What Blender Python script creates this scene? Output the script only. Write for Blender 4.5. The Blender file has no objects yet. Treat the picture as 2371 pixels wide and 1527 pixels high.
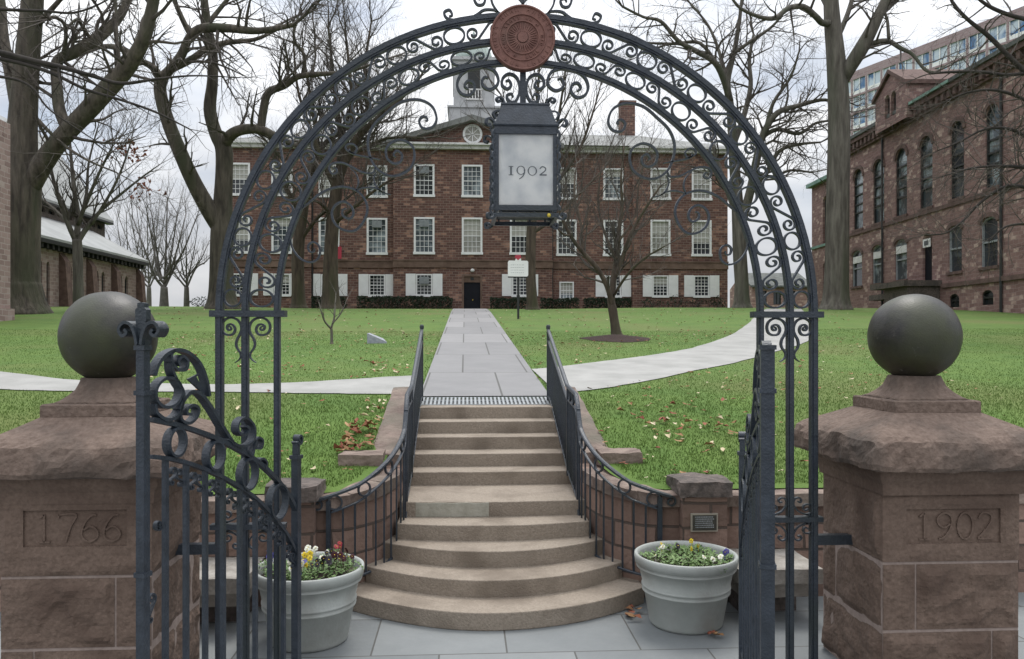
import bpy, math, random
import numpy as np
from mathutils import Vector, noise as mnoise
random.seed(7)
R = math.radians
sc = bpy.context.scene

# ---------------------------------------------------------------- camera, sky, sun, exposure
F, CX, HY, H0, YAW = 1870.0, 1185.5, 785.0, 2.40, R(3.32)
CT, ST = math.cos(YAW), math.sin(YAW)
cam = bpy.data.cameras.new('camera')
cam.sensor_width = 36.0
cam.lens = 36.0 * F / 2371.0
cam.shift_y = (HY - 763.5) / 2371.0
cam.clip_end = 5000
cam.clip_start = 0.05
camo = bpy.data.objects.new('camera', cam)
sc.collection.objects.link(camo)
camo.location = (0, 0, H0)
camo.rotation_euler = (R(90), 0, -YAW)
sc.camera = camo

SUN_EL, SUN_AZ = 66.0, 18.0
w = bpy.data.worlds.new("World")
sc.world = w
w.use_nodes = True
nt = w.node_tree
nt.nodes.clear()
out = nt.nodes.new('ShaderNodeOutputWorld')
sky = nt.nodes.new('ShaderNodeTexSky')
sky.sky_type = 'NISHITA'
sky.sun_disc = False
sky.sun_elevation = R(SUN_EL)
sky.sun_rotation = R(SUN_AZ)
bg1 = nt.nodes.new('ShaderNodeBackground'); bg1.inputs[1].default_value = 0.11
bg2 = nt.nodes.new('ShaderNodeBackground'); bg2.inputs[1].default_value = 1.0
tc = nt.nodes.new('ShaderNodeTexCoord')
mp = nt.nodes.new('ShaderNodeMapping'); mp.inputs['Scale'].default_value = (1, 1, 2.6)
n1 = nt.nodes.new('ShaderNodeTexNoise'); n1.inputs['Scale'].default_value = 2.6; n1.inputs['Detail'].default_value = 7; n1.inputs['Roughness'].default_value = .55
rp = nt.nodes.new('ShaderNodeValToRGB')
rp.color_ramp.elements[0].position = .30; rp.color_ramp.elements[0].color = (.55, .55, .55, 1)
rp.color_ramp.elements[1].position = .52; rp.color_ramp.elements[1].color = (1, 1, 1, 1)
n2 = nt.nodes.new('ShaderNodeTexNoise'); n2.inputs['Scale'].default_value = 5; n2.inputs['Detail'].default_value = 5
r2 = nt.nodes.new('ShaderNodeValToRGB')
r2.color_ramp.elements[0].position = .30; r2.color_ramp.elements[0].color = (.56, .60, .67, 1)
r2.color_ramp.elements[1].position = .62; r2.color_ramp.elements[1].color = (.93, .94, .96, 1)
mx = nt.nodes.new('ShaderNodeMixShader')
L = nt.links.new
L(tc.outputs['Generated'], mp.inputs[0]); L(mp.outputs[0], n1.inputs['Vector']); L(mp.outputs[0], n2.inputs['Vector'])
L(n1.outputs[0], rp.inputs[0]); L(n2.outputs[0], r2.inputs[0])
# overcast sky: the cloud deck is about three times as bright overhead as at the horizon
sz = nt.nodes.new('ShaderNodeSeparateXYZ'); L(tc.outputs['Generated'], sz.inputs[0])
mr = nt.nodes.new('ShaderNodeMapRange'); mr.inputs['From Min'].default_value = 0.05; mr.inputs['From Max'].default_value = .95; mr.inputs['To Min'].default_value = .63; mr.inputs['To Max'].default_value = 2.35
L(sz.outputs[2], mr.inputs[0]); L(mr.outputs[0], bg2.inputs[1]); L(r2.outputs[0], bg2.inputs[0])
L(sky.outputs[0], bg1.inputs[0]); L(rp.outputs[0], mx.inputs[0]); L(bg1.outputs[0], mx.inputs[1]); L(bg2.outputs[0], mx.inputs[2])
L(mx.outputs[0], out.inputs[0])

sl = bpy.data.lights.new('sun', 'SUN')
sl.energy = 1.5
sl.angle = R(20)
sl.color = (1, .96, .9)
so = bpy.data.objects.new('sun', sl)
sc.collection.objects.link(so)
# sky sun_rotation is measured clockwise from +Y seen from above
sd = Vector((math.sin(R(SUN_AZ)) * math.cos(R(SUN_EL)), math.cos(R(SUN_AZ)) * math.cos(R(SUN_EL)), math.sin(R(SUN_EL))))
so.rotation_euler = sd.to_track_quat('Z', 'Y').to_euler()
so.location = (0, 0, 40)
sc.view_settings.view_transform = 'Standard'
sc.view_settings.look = 'None'
sc.view_settings.exposure = 0.25
sc.view_settings.gamma = 1

# ---------------------------------------------------------------- camera helpers (pixel of the photo -> point in the place)
def ray(px, py):
    a = (px - CX) / F
    b = (HY - py) / F
    return (a * CT + ST, -a * ST + CT, b)
def PY(px, py, Y):
    d = ray(px, py); t = Y / d[1]
    return (d[0] * t, Y, H0 + d[2] * t)
def PXP(px, py, X):
    d = ray(px, py); t = X / d[0]
    return (X, d[1] * t, H0 + d[2] * t)
def PD(px, py, dep):
    d = ray(px, py)
    return (d[0] * dep, d[1] * dep, H0 + d[2] * dep)
def sstep(a, b, x):
    t = min(1, max(0, (x - a) / (b - a)))
    return t * t * (3 - 2 * t)
def ter(X, Y):
    if Y < 10.6: z = 1.0 + (Y - 7.6) * .5 / 3.0
    elif Y < 38: z = 1.5 + (Y - 10.6) * .0738
    elif Y < 62: z = 3.52 + (Y - 38) * .0738 - (Y - 38) ** 2 * .0738 / 48 * .78
    elif Y < 90: z = 4.53 - (Y - 62) ** 2 * .004
    else: z = max(-2, 1.4 - (Y - 90) * .2)
    g = sstep(14, 30, Y) * (1 - sstep(60, 90, Y))
    z += .12 * g * sstep(6, 16, abs(X + 2)) 
    return z
def G(px, py):
    d = ray(px, py); t = 7.0
    while t < 90:
        p = (d[0] * t, d[1] * t, H0 + d[2] * t)
        if p[1] > 7.6 and p[2] <= ter(p[0], p[1]): return (p[0], p[1], ter(p[0], p[1]))
        t += .04
    return (p[0], p[1], ter(p[0], p[1]))
def catmull(pts, n=6):
    if len(pts) < 3: return [tuple(p) for p in pts]
    P = [pts[0]] + list(pts) + [pts[-1]]
    o = []
    for i in range(1, len(P) - 2):
        for k in range(n):
            t = k / n
            o.append(tuple(.5 * ((2 * b) + (-a + c) * t + (2 * a - 5 * b + 4 * c - d) * t * t + (-a + 3 * b - 3 * c + d) * t ** 3)
                           for a, b, c, d in zip(P[i - 1], P[i], P[i + 1], P[i + 2])))
    o.append(tuple(pts[-1]))
    return o

# ---------------------------------------------------------------- materials
def _new(name):
    m = bpy.data.materials.new(name); m.use_nodes = True
    n = m.node_tree.nodes; b = n['Principled BSDF']
    return m, n, m.node_tree.links.new, b
def mat(name, c1, c2=None, scale=4, rough=.7, bump=0, bscale=None, metal=0, detail=6, spec=None, coord='Object', r0=.35, r1=.65, stretch=None, c3=None, c3s=None, bd=.02):
    m, n, l, b = _new(name)
    b.inputs['Roughness'].default_value = rough
    b.inputs['Metallic'].default_value = metal
    if spec is not None: b.inputs['Specular IOR Level'].default_value = spec
    if c2 is None:
        b.inputs['Base Color'].default_value = (*c1, 1)
    t = n.new('ShaderNodeTexCoord'); src = t.outputs[coord]
    if stretch:
        q = n.new('ShaderNodeMapping'); q.inputs['Scale'].default_value = stretch; l(src, q.inputs[0]); src = q.outputs[0]
    if c2 is not None:
        x = n.new('ShaderNodeTexNoise'); x.inputs['Scale'].default_value = scale; x.inputs['Detail'].default_value = detail; x.inputs['Roughness'].default_value = .6
        r = n.new('ShaderNodeValToRGB')
        r.color_ramp.elements[0].position = r0; r.color_ramp.elements[0].color = (*c1, 1)
        r.color_ramp.elements[1].position = r1; r.color_ramp.elements[1].color = (*c2, 1)
        l(src, x.inputs['Vector']); l(x.outputs[0], r.inputs[0])
        col = r.outputs[0]
        if c3 is not None:
            x3 = n.new('ShaderNodeTexNoise'); x3.inputs['Scale'].default_value = c3s or scale * .23; x3.inputs['Detail'].default_value = 4
            r3 = n.new('ShaderNodeValToRGB'); r3.color_ramp.elements[0].position = .48; r3.color_ramp.elements[1].position = .68
            mm = n.new('ShaderNodeMix'); mm.data_type = 'RGBA'
            l(src, x3.inputs['Vector']); l(x3.outputs[0], r3.inputs[0]); l(r3.outputs[0], mm.inputs[0]); l(col, mm.inputs[6]); mm.inputs[7].default_value = (*c3, 1)
            col = mm.outputs[2]
        l(col, b.inputs['Base Color'])
    if bump:
        x2 = n.new('ShaderNodeTexNoise'); x2.inputs['Scale'].default_value = bscale or scale * 3; x2.inputs['Detail'].default_value = 8
        bu = n.new('ShaderNodeBump'); bu.inputs['Strength'].default_value = bump; bu.inputs['Distance'].default_value = bd
        l(src, x2.inputs['Vector']); l(x2.outputs[0], bu.inputs['Height']); l(bu.outputs[0], b.inputs['Normal'])
    return m
def mat_brick(name, cA, cB, mortar, bw, rh, ms=.02, rough=.85, bump=.5, blotch=None, horiz=False, loc=(0, 0), offset=.5, var=.5, warp=0, uv=False):
    """coursed masonry in the surface's own metres: x+y along the wall, z up (or x, y on the ground)"""
    m, n, l, b = _new(name)
    b.inputs['Roughness'].default_value = rough
    t = n.new('ShaderNodeTexCoord'); s = n.new('ShaderNodeSeparateXYZ'); c = n.new('ShaderNodeCombineXYZ')
    l(t.outputs['Object'], s.inputs[0])
    if horiz:
        a1 = n.new('ShaderNodeMath'); a1.operation = 'ADD'; a1.inputs[1].default_value = loc[0]; l(s.outputs[0], a1.inputs[0])
        a2 = n.new('ShaderNodeMath'); a2.operation = 'ADD'; a2.inputs[1].default_value = loc[1]; l(s.outputs[1], a2.inputs[0])
        l(a1.outputs[0], c.inputs[0]); l(a2.outputs[0], c.inputs[1])
    else:
        a1 = n.new('ShaderNodeMath'); a1.operation = 'ADD'; l(s.outputs[0], a1.inputs[0]); l(s.outputs[1], a1.inputs[1])
        l(a1.outputs[0], c.inputs[0]); l(s.outputs[2], c.inputs[1])
    vec = c.outputs[0]
    if uv: vec = t.outputs['UV']
    if warp:
        wn = n.new('ShaderNodeTexNoise'); wn.inputs['Scale'].default_value = 1.6
        wm = n.new('ShaderNodeVectorMath'); wm.operation = 'MULTIPLY_ADD'; wm.inputs[1].default_value = (warp, warp, 0)
        l(vec, wn.inputs['Vector']); l(wn.outputs['Color'], wm.inputs[0]); l(vec, wm.inputs[2]); vec = wm.outputs[0]
    k = n.new('ShaderNodeTexBrick'); k.inputs['Scale'].default_value = 1; k.inputs['Mortar Size'].default_value = ms
    k.inputs['Brick Width'].default_value = bw; k.inputs['Row Height'].default_value = rh; k.offset = offset
    k.inputs['Color1'].default_value = (0, 0, 0, 1); k.inputs['Color2'].default_value = (1, 1, 1, 1); k.inputs['Mortar'].default_value = (.5, .5, .5, 1)
    k.inputs['Bias'].default_value = 0; k.inputs['Mortar Smooth'].default_value = .3
    l(vec, k.inputs['Vector'])
    nz = n.new('ShaderNodeTexNoise'); nz.inputs['Scale'].default_value = 1.2; nz.inputs['Detail'].default_value = 8; nz.inputs['Roughness'].default_value = .7
    l(vec, nz.inputs['Vector'])
    ad = n.new('ShaderNodeMath'); ad.operation = 'MULTIPLY_ADD'; ad.inputs[1].default_value = var
    sb = n.new('ShaderNodeMath'); sb.operation = 'MULTIPLY'; sb.inputs[1].default_value = 1 - var + .3
    l(nz.outputs[0], sb.inputs[0]); l(k.outputs['Color'], ad.inputs[0]); l(sb.outputs[0], ad.inputs[2])
    r = n.new('ShaderNodeValToRGB'); r.color_ramp.elements[0].position = .25; r.color_ramp.elements[1].position = .95
    r.color_ramp.elements[0].color = (*cA, 1); r.color_ramp.elements[1].color = (*cB, 1)
    if blotch:
        e = r.color_ramp.elements.new(.82); e.color = (*tuple((x + y) / 2 for x, y in zip(cA, cB)), 1)
        r.color_ramp.elements[-1].color = (*blotch, 1)
    l(ad.outputs[0], r.inputs[0])
    mm = n.new('ShaderNodeMix'); mm.data_type = 'RGBA'; mm.inputs[7].default_value = (*mortar, 1)
    l(k.outputs['Fac'], mm.inputs[0]); l(r.outputs[0], mm.inputs[6]); l(mm.outputs[2], b.inputs['Base Color'])
    fn = n.new('ShaderNodeTexNoise'); fn.inputs['Scale'].default_value = 14; fn.inputs['Detail'].default_value = 6; l(vec, fn.inputs['Vector'])
    hs = n.new('ShaderNodeMath'); hs.operation = 'MULTIPLY_ADD'; hs.inputs[1].default_value = -1.0
    l(k.outputs['Fac'], hs.inputs[0]); l(fn.outputs[0], hs.inputs[2])
    bu = n.new('ShaderNodeBump'); bu.inputs['Strength'].default_value = bump; bu.inputs['Distance'].default_value = .02
    l(hs.outputs[0], bu.inputs['Height']); l(bu.outputs[0], b.inputs['Normal'])
    return m

M = {}
M['iron'] = mat('painted_iron', (.015, .021, .030), (.029, .038, .052), 12, .40, .3, 70, c3=(.022, .030, .033), c3s=1.5)
M['stone'] = mat('brownstone', (.098, .065, .048), (.176, .123, .095), 38, .9, .8, 26, c3=(.090, .058, .043), c3s=2.6, r0=.25, r1=.75)
M['stonecap'] = mat('weathered_brownstone', (.100, .067, .051), (.205, .150, .120), 30, .9, .8, 26, c3=(.070, .054, .044), c3s=2.2, r0=.25, r1=.75)
M['mortar'] = mat('mortar', (.24, .185, .16), (.32, .255, .225), 20, .95)
M['ball'] = mat('ball_stone', (.010, .009, .009), (.026, .023, .019), 22, .46, .12, 90, c3=(.034, .038, .013), c3s=2.1)
M['step'] = mat('step_stone', (.205, .168, .130), (.320, .270, .218), 42, .88, .5, 60, c3=(.180, .146, .113), c3s=2.3, r0=.22, r1=.72)
M['patch'] = mat('cement_patch', (.285, .275, .225), (.375, .36, .305), 9, .9, .3)
M['wing'] = mat_brick('coursed_brownstone', (.115, .074, .058), (.25, .165, .130), (.085, .062, .050), .52, .235, .014, .9, .9, warp=.06, var=.6)
M['wingu'] = mat_brick('curved_brownstone', (.115, .074, .058), (.26, .172, .135), (.085, .062, .050), .46, .235, .014, .9, .9, warp=.06, var=.6, uv=True)
M['coping'] = mat('coping_stone', (.12, .085, .070), (.26, .20, .165), 5, .9, .8, 22, c3=(.12, .105, .08))
M['darkcap'] = mat('dark_cap_stone', (.066, .054, .048), (.150, .120, .105), 14, .9, .9, 22, c3=(.06, .052, .046), c3s=3)
M['bench'] = mat('bench_stone', (.21, .19, .165), (.36, .335, .30), 6, .85, .4, 40)
M['bluestone'] = mat_brick('bluestone_flags', (.125, .137, .142), (.225, .238, .238), (.07, .07, .065), 1.035, .80, .008, .7, .25, horiz=True, loc=(-.8375, -6.16), var=.5)
M['slate'] = mat_brick('slate_walk', (.155, .155, .158), (.255, .25, .25), (.07, .07, .065), 1.15, 3.4, .017, .7, .2, horiz=True, loc=(.62, -14.4), var=.45)
M['concrete'] = mat('concrete_walk', (.255, .255, .24), (.335, .33, .315), 1.5, .85, .2, 30)
M['lawn'] = mat('lawn_turf', (.062, .124, .015), (.092, .156, .023), 1.1, .95, .6, 45, detail=10, c3=(.104, .134, .030))
M['grass'] = None
M['brick'] = mat_brick('sandstone_brick', (.085, .041, .033), (.235, .122, .092), (.22, .165, .138), .46, .185, .018, .9, .6, blotch=(.33, .19, .135), var=.62, warp=.03)
M['belt'] = mat('belt_stone', (.10, .062, .045), (.19, .125, .095), 1.2, .9, .3)
M['white'] = mat('white_paint', (.74, .74, .73), (.80, .80, .79), 3, .5)
M['whitet'] = mat('white_trim', (.55, .545, .53), (.70, .69, .67), 2, .6)
M['roof'] = mat('slate_roof', (.135, .14, .135), (.215, .22, .21), 1.5, .75, .3, 8)
M['glass'] = mat('window_glass', (.022, .026, .032), (.05, .058, .066), .8, .06, spec=.5)
M['glassd'] = mat('dark_glass', (.012, .016, .018), (.03, .036, .036), .5, .08, spec=.5)
M['skyglass'] = mat('sky_painted_glass', (.05, .065, .072), (.30, .35, .37), .9, .08, spec=.5, r0=.45, r1=.62)  # sky reflection painted into the pane colour as pale patches
M['domecop'] = mat('pale_copper', (.26, .33, .30), (.36, .42, .39), 1, .7)
M['cupola'] = mat('aged_white_paint', (.36, .365, .37), (.46, .465, .465), 1.2, .7)
M['bark_far'] = mat('hazed_bark', (.100, .092, .084), (.165, .155, .142), 3, .95)  # distance haze put into the bark colour of the skyline trees
M['blind'] = mat('window_blind', (.36, .35, .31), (.44, .43, .39), 4, .8, stretch=(.3, .3, 8))
M['curtain'] = mat('curtain_glass', (.20, .20, .17), (.36, .35, .31), 3, .12, spec=.5, stretch=(6, 6, .6))
M['door'] = mat('dark_door', (.005, .006, .010), (.009, .010, .015), 2, .6, spec=.2)
M['hedge'] = mat('yew_leaf', (.006, .013, .006), (.020, .038, .013), 5, .8)
M['bark'] = mat('oak_bark', (.040, .033, .026), (.115, .098, .076), 5, .95, 1, 5, stretch=(1, 1, .18), c3=(.055, .058, .034), bd=.12)
M['barkd'] = mat('dark_bark', (.022, .018, .016), (.045, .038, .032), 3, .95, .5, 16)
M['barkb'] = mat('brown_bark', (.040, .029, .021), (.105, .080, .058), 5, .95, 1, 6, stretch=(1, 1, .18), c3=(.05, .05, .025), bd=.10)
M['barkg'] = mat('grey_bark', (.062, .054, .045), (.150, .136, .114), 5, .95, 1, 5, stretch=(1, 1, .15), c3=(.07, .074, .05), bd=.10)
M['twig'] = mat('twig_bark', (.062, .053, .045), (.100, .086, .074), 2, .95)
M['geo'] = mat_brick('purple_brownstone', (.165, .093, .084), (.32, .200, .175), (.27, .20, .18), .42, .20, .013, .9, .5, blotch=(.46, .34, .285), var=.58, warp=.2)
M['geotrim'] = mat('brownstone_trim', (.085, .050, .043), (.15, .095, .08), 3, .9, .3)
M['copper'] = mat('green_copper', (.10, .20, .155), (.20, .33, .27), 1.5, .7)
M['darkroof'] = mat('dark_roof', (.05, .055, .05), (.11, .12, .11), 2, .8)
M['chapel'] = mat_brick('chapel_stone', (.21, .140, .128), (.42, .31, .285), (.36, .29, .27), .40, .20, .02, .9, .4, blotch=(.36, .29, .265), var=.6, warp=.12)
M['paleroof'] = mat('pale_roof', (.25, .26, .255), (.33, .34, .335), .8, .7)
M['tower'] = mat_brick('hazed_pink_brick', (.25, .175, .185), (.34, .25, .26), (.36, .31, .31), .9, .35, .03, .9, .1, var=.5)  # pink brick, paled and greyed in its colour to stand for haze
M['blueglass'] = mat('blue_glass', (.06, .16, .33), (.50, .58, .66), .35, .1, r0=.42, r1=.56, detail=2)
M['pot'] = mat('planter_resin', (.31, .33, .31), (.37, .385, .365), 3, .6, .12, 50, c3=(.25, .255, .235), c3s=2.5)
M['soil'] = mat('soil', (.02, .014, .01), (.05, .035, .025), 20, 1)
M['leaf'] = mat('pansy_leaf', (.06, .13, .025), (.17, .26, .085), 14, .6)
for k, c in dict(yellow=(.75, .55, .02), maroon=(.055, .004, .012), white=(.78, .78, .66), violet=(.10, .09, .36), red=(.28, .008, .02), black=(.012, .006, .016)).items():
    M['p_' + k] = mat('petal_' + k, c, tuple(x * .75 for x in c), 30, .6)
M['leafb'] = mat('fallen_leaf', (.19, .085, .035), (.40, .25, .12), 3, .8)
M['leafp'] = mat('pale_fallen_leaf', (.42, .34, .20), (.55, .48, .34), 3, .8)
M['leafr'] = mat('russet_leaf', (.16, .04, .022), (.30, .11, .055), 3, .8)
M['mulch'] = mat('mulch', (.022, .012, .010), (.060, .034, .026), 18, 1, 1, 60)
M['medal'] = mat('medallion_red', (.135, .056, .043), (.200, .090, .068), 14, .65, .2, 40, c3=(.115, .066, .050), c3s=3)
M['brass'] = mat('brass', (.55, .42, .04), None, rough=.4)
M['bronze'] = mat('bronze', (.030, .028, .022), (.05, .046, .036), 20, .5)
M['bronzel'] = mat('worn_bronze', (.30, .27, .22), None, rough=.5)
M['redpaint'] = mat('red_paint', (.40, .035, .06), None, rough=.5)
M['black'] = mat('black_paint', (.012, .014, .014), (.02, .022, .022), 8, .5)
M['grey'] = mat('grey_granite', (.22, .235, .27), (.34, .355, .39), 18, .7, .2)
M['ink'] = mat('engraved_grey', (.10, .11, .12), None, rough=.8)
M['acunit'] = mat('grey_metal', (.22, .24, .25), (.30, .32, .33), 6, .6)
# frosted lantern glass: diffuse in front, lets light through from behind
m, n, l, b = _new('frosted_glass')
M['frost'] = m
df = n.new('ShaderNodeBsdfDiffuse'); tl = n.new('ShaderNodeBsdfTranslucent'); ms = n.new('ShaderNodeMixShader'); gl = n.new('ShaderNodeBsdfGlossy'); ms2 = n.new('ShaderNodeMixShader')
nz = n.new('ShaderNodeTexNoise'); nz.inputs['Scale'].default_value = 7; nz.inputs['Detail'].default_value = 6
rr = n.new('ShaderNodeValToRGB'); rr.color_ramp.elements[0].position = .3; rr.color_ramp.elements[0].color = (.72, .74, .76, 1); rr.color_ramp.elements[1].position = .6; rr.color_ramp.elements[1].color = (.96, .96, .95, 1)
tcx = n.new('ShaderNodeTexCoord'); l(tcx.outputs['Object'], nz.inputs['Vector']); l(nz.outputs[0], rr.inputs[0]); l(rr.outputs[0], df.inputs[0]); l(rr.outputs[0], tl.inputs[0])
ms.inputs[0].default_value = .72; l(df.outputs[0], ms.inputs[1]); l(tl.outputs[0], ms.inputs[2]); gl.inputs['Roughness'].default_value = .25
ms2.inputs[0].default_value = .06; l(ms.outputs[0], ms2.inputs[1]); l(gl.outputs[0], ms2.inputs[2]); l(ms2.outputs[0], n['Material Output'].inputs[0])
# pale lichen flecks on the stone balls
m = M['ball']; n = m.node_tree.nodes; l = m.node_tree.links.new; b = n['Principled BSDF']; src = b.inputs['Base Color'].links[0].from_socket
tcb = n.new('ShaderNodeTexCoord'); v1 = n.new('ShaderNodeTexNoise'); v1.inputs['Scale'].default_value = 9; v1.inputs['Detail'].default_value = 9; v1.inputs['Roughness'].default_value = .75
vr = n.new('ShaderNodeValToRGB'); vr.color_ramp.elements[0].position = .655; vr.color_ramp.elements[1].position = .70; mm = n.new('ShaderNodeMix'); mm.data_type = 'RGBA'; mm.inputs[7].default_value = (.13, .125, .105, 1)
l(tcb.outputs['Object'], v1.inputs['Vector']); l(v1.outputs[0], vr.inputs[0]); l(vr.outputs[0], mm.inputs[0]); l(src, mm.inputs[6]); l(mm.outputs[2], b.inputs['Base Color'])
# grass blades: hue varies by position
m, n, l, b = _new('grass_blade')
M['grass'] = m
g = n.new('ShaderNodeNewGeometry'); nz = n.new('ShaderNodeTexNoise'); nz.inputs['Scale'].default_value = 1.3; nz.inputs['Detail'].default_value = 9; nz.inputs['Roughness'].default_value = .75
rr = n.new('ShaderNodeValToRGB'); rr.color_ramp.elements[0].position = .3; rr.color_ramp.elements[0].color = (.066, .128, .015, 1); rr.color_ramp.elements[1].position = .7; rr.color_ramp.elements[1].color = (.108, .170, .027, 1)
l(g.outputs['Position'], nz.inputs['Vector']); l(nz.outputs[0], rr.inputs[0]); l(rr.outputs[0], b.inputs['Base Color']); b.inputs['Roughness'].default_value = .7

# ---------------------------------------------------------------- objects
COL = sc.collection
def tag(o, label=None, cat=None, group=None, kind=None):
    if label: o['label'] = label
    if cat: o['category'] = cat
    if group: o['group'] = group
    if kind: o['kind'] = kind
    return o
def thing(name, loc, label, cat, group=None):
    o = bpy.data.objects.new(name, None); COL.objects.link(o)
    o.location = loc; o.empty_display_size = .2
    return tag(o, label, cat, group)
def origin(o):
    v = Vector((0, 0, 0))
    while o is not None:
        v += Vector(o.location); o = o.parent
    return v
class MB:
    def __init__(s): s.v = []; s.f = []
    def add(s, vs, fs):
        k = len(s.v); s.v += [tuple(p) for p in vs]; s.f += [tuple(i + k for i in q) for q in fs]; return s
    def box(s, x0, x1, y0, y1, z0, z1):
        return s.add([(x0, y0, z0), (x1, y0, z0), (x1, y1, z0), (x0, y1, z0), (x0, y0, z1), (x1, y0, z1), (x1, y1, z1), (x0, y1, z1)],
                     [(0, 3, 2, 1), (4, 5, 6, 7), (0, 1, 5, 4), (1, 2, 6, 5), (2, 3, 7, 6), (3, 0, 4, 7)])
    def hexa(s, p8):
        return s.add(p8, [(0, 3, 2, 1), (4, 5, 6, 7), (0, 1, 5, 4), (1, 2, 6, 5), (2, 3, 7, 6), (3, 0, 4, 7)])
    def bar(s, a, b, w, h=None, up=(0, 0, 1)):
        a, b = Vector(a), Vector(b); t = (b - a).normalized(); u = Vector(up)
        if abs(t.dot(u)) > .95: u = Vector((0, 1, 0))
        sd = t.cross(u).normalized() * w / 2; up2 = sd.cross(t).normalized() * (h or w) / 2
        return s.hexa([a - sd - up2, a + sd - up2, b + sd - up2, b - sd - up2, a - sd + up2, a + sd + up2, b + sd + up2, b - sd + up2])
    def tube(s, pts, rad, n=6, cap=True):
        pts = [Vector(p) for p in pts]; m_ = len(pts)
        if not hasattr(rad, '__len__'): rad = [rad] * m_
        k = len(s.v); t0 = (pts[1] - pts[0]).normalized()
        u = t0.cross(Vector((0, 0, 1)) if abs(t0.z) < .9 else Vector((1, 0, 0))).normalized()
        cs = [(math.cos(2 * math.pi * i / n), math.sin(2 * math.pi * i / n)) for i in range(n)]
        for i, p in enumerate(pts):
            t = (pts[min(i + 1, m_ - 1)] - pts[max(i - 1, 0)])
            if t.length < 1e-9: t = t0
            t.normalize(); u = (u - t * u.dot(t))
            if u.length < 1e-6: u = t.orthogonal()
            u.normalize(); q = t.cross(u); r = rad[i]
            for c, d in cs: s.v.append(tuple(p + u * (c * r) + q * (d * r)))
        for i in range(m_ - 1):
            for j in range(n):
                a = k + i * n + j; b = k + i * n + (j + 1) % n
                s.f.append((a, b, b + n, a + n))
        if cap:
            s.f.append(tuple(k + j for j in range(n))[::-1]); s.f.append(tuple(k + (m_ - 1) * n + j for j in range(n)))
        return s
    def lathe(s, prof, c, n=48, sx=1, sy=1):
        k = len(s.v)
        for r, z in prof:
            for j in range(n):
                a = 2 * math.pi * j / n; s.v.append((c[0] + r * sx * math.cos(a), c[1] + r * sy * math.sin(a), c[2] + z))
        for i in range(len(prof) - 1):
            for j in range(n):
                a = k + i * n + j; b = k + i * n + (j + 1) % n; s.f.append((a, b, b + n, a + n))
        s.f.append(tuple(k + j for j in range(n))[::-1]); s.f.append(tuple(k + (len(prof) - 1) * n + j for j in range(n)))
        return s
    def sweep(s, pts, thick, depth, mp, n0=0.0, closed=False):
        """flat strip: follows the plane curve pts (u, v), `thick` across it in the plane, `depth` out of the plane; mp(u, v, n) -> world"""
        m_ = len(pts); k = len(s.v)
        if not hasattr(thick, '__len__'): thick = [thick] * m_
        for i in range(m_):
            a = pts[(i - 1) % m_ if closed else max(i - 1, 0)]; b = pts[(i + 1) % m_ if closed else min(i + 1, m_ - 1)]
            tx, ty = b[0] - a[0], b[1] - a[1]; ll = math.hypot(tx, ty) or 1; nx, ny = -ty / ll, tx / ll; h = thick[i] / 2; u, v = pts[i]
            for e, d in ((h, -depth / 2), (-h, -depth / 2), (-h, depth / 2), (h, depth / 2)):
                s.v.append(tuple(mp(u + nx * e, v + ny * e, n0 + d)))
        for i in range(m_ if closed else m_ - 1):
            for j in range(4):
                a = k + i * 4 + j; b = k + i * 4 + (j + 1) % 4; c = ((i + 1) % m_) * 4 + k
                s.f.append((a, b, c + (j + 1) % 4, c + j))
        if not closed:
            s.f.append((k, k + 3, k + 2, k + 1)); e = k + (m_ - 1) * 4; s.f.append((e, e + 1, e + 2, e + 3))
        return s
    def prism(s, poly, d0, d1, mp):
        n = len(poly)
        return s.add([mp(u, v, d0) for u, v in poly] + [mp(u, v, d1) for u, v in poly],
                     [tuple(range(n))[::-1], tuple(range(n, 2 * n))] + [(i, (i + 1) % n, n + (i + 1) % n, n + i) for i in range(n)])
    def build(s, name, mt, parent=None, smooth=False):
        if not s.v: return None
        o0 = origin(parent) if parent is not None else Vector((0, 0, 0))
        me = bpy.data.meshes.new(name)
        V = np.array(s.v, dtype=float) - np.array(o0)
        me.from_pydata([tuple(p) for p in V.tolist()], [], s.f)
        me.materials.append(mt)
        if smooth: me.polygons.foreach_set('use_smooth', [True] * len(me.polygons))
        o = bpy.data.objects.new(name, me); COL.objects.link(o)
        if parent is not None: o.parent = parent
        return o
def solo(mb, name, mt, label, cat, group=None, smooth=False):
    return tag(mb.build(name, mt, None, smooth), label, cat, group)
def npmesh(name, V, Fc, mt):
    me = bpy.data.meshes.new(name)
    nv, nf, k = len(V), len(Fc), Fc.shape[1]
    me.vertices.add(nv); me.vertices.foreach_set('co', V.astype(np.float32).ravel())
    me.loops.add(nf * k); me.loops.foreach_set('vertex_index', Fc.astype(np.int32).ravel())
    me.polygons.add(nf); me.polygons.foreach_set('loop_start', np.arange(0, nf * k, k, dtype=np.int32))
    me.update(calc_edges=True); me.materials.append(mt)
    o = bpy.data.objects.new(name, me); COL.objects.link(o); return o
def copy_tree(o, parent=None):
    c = o.copy(); COL.objects.link(c); c.parent = parent
    for ch in list(o.children): copy_tree(ch, c)
    return c
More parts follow.
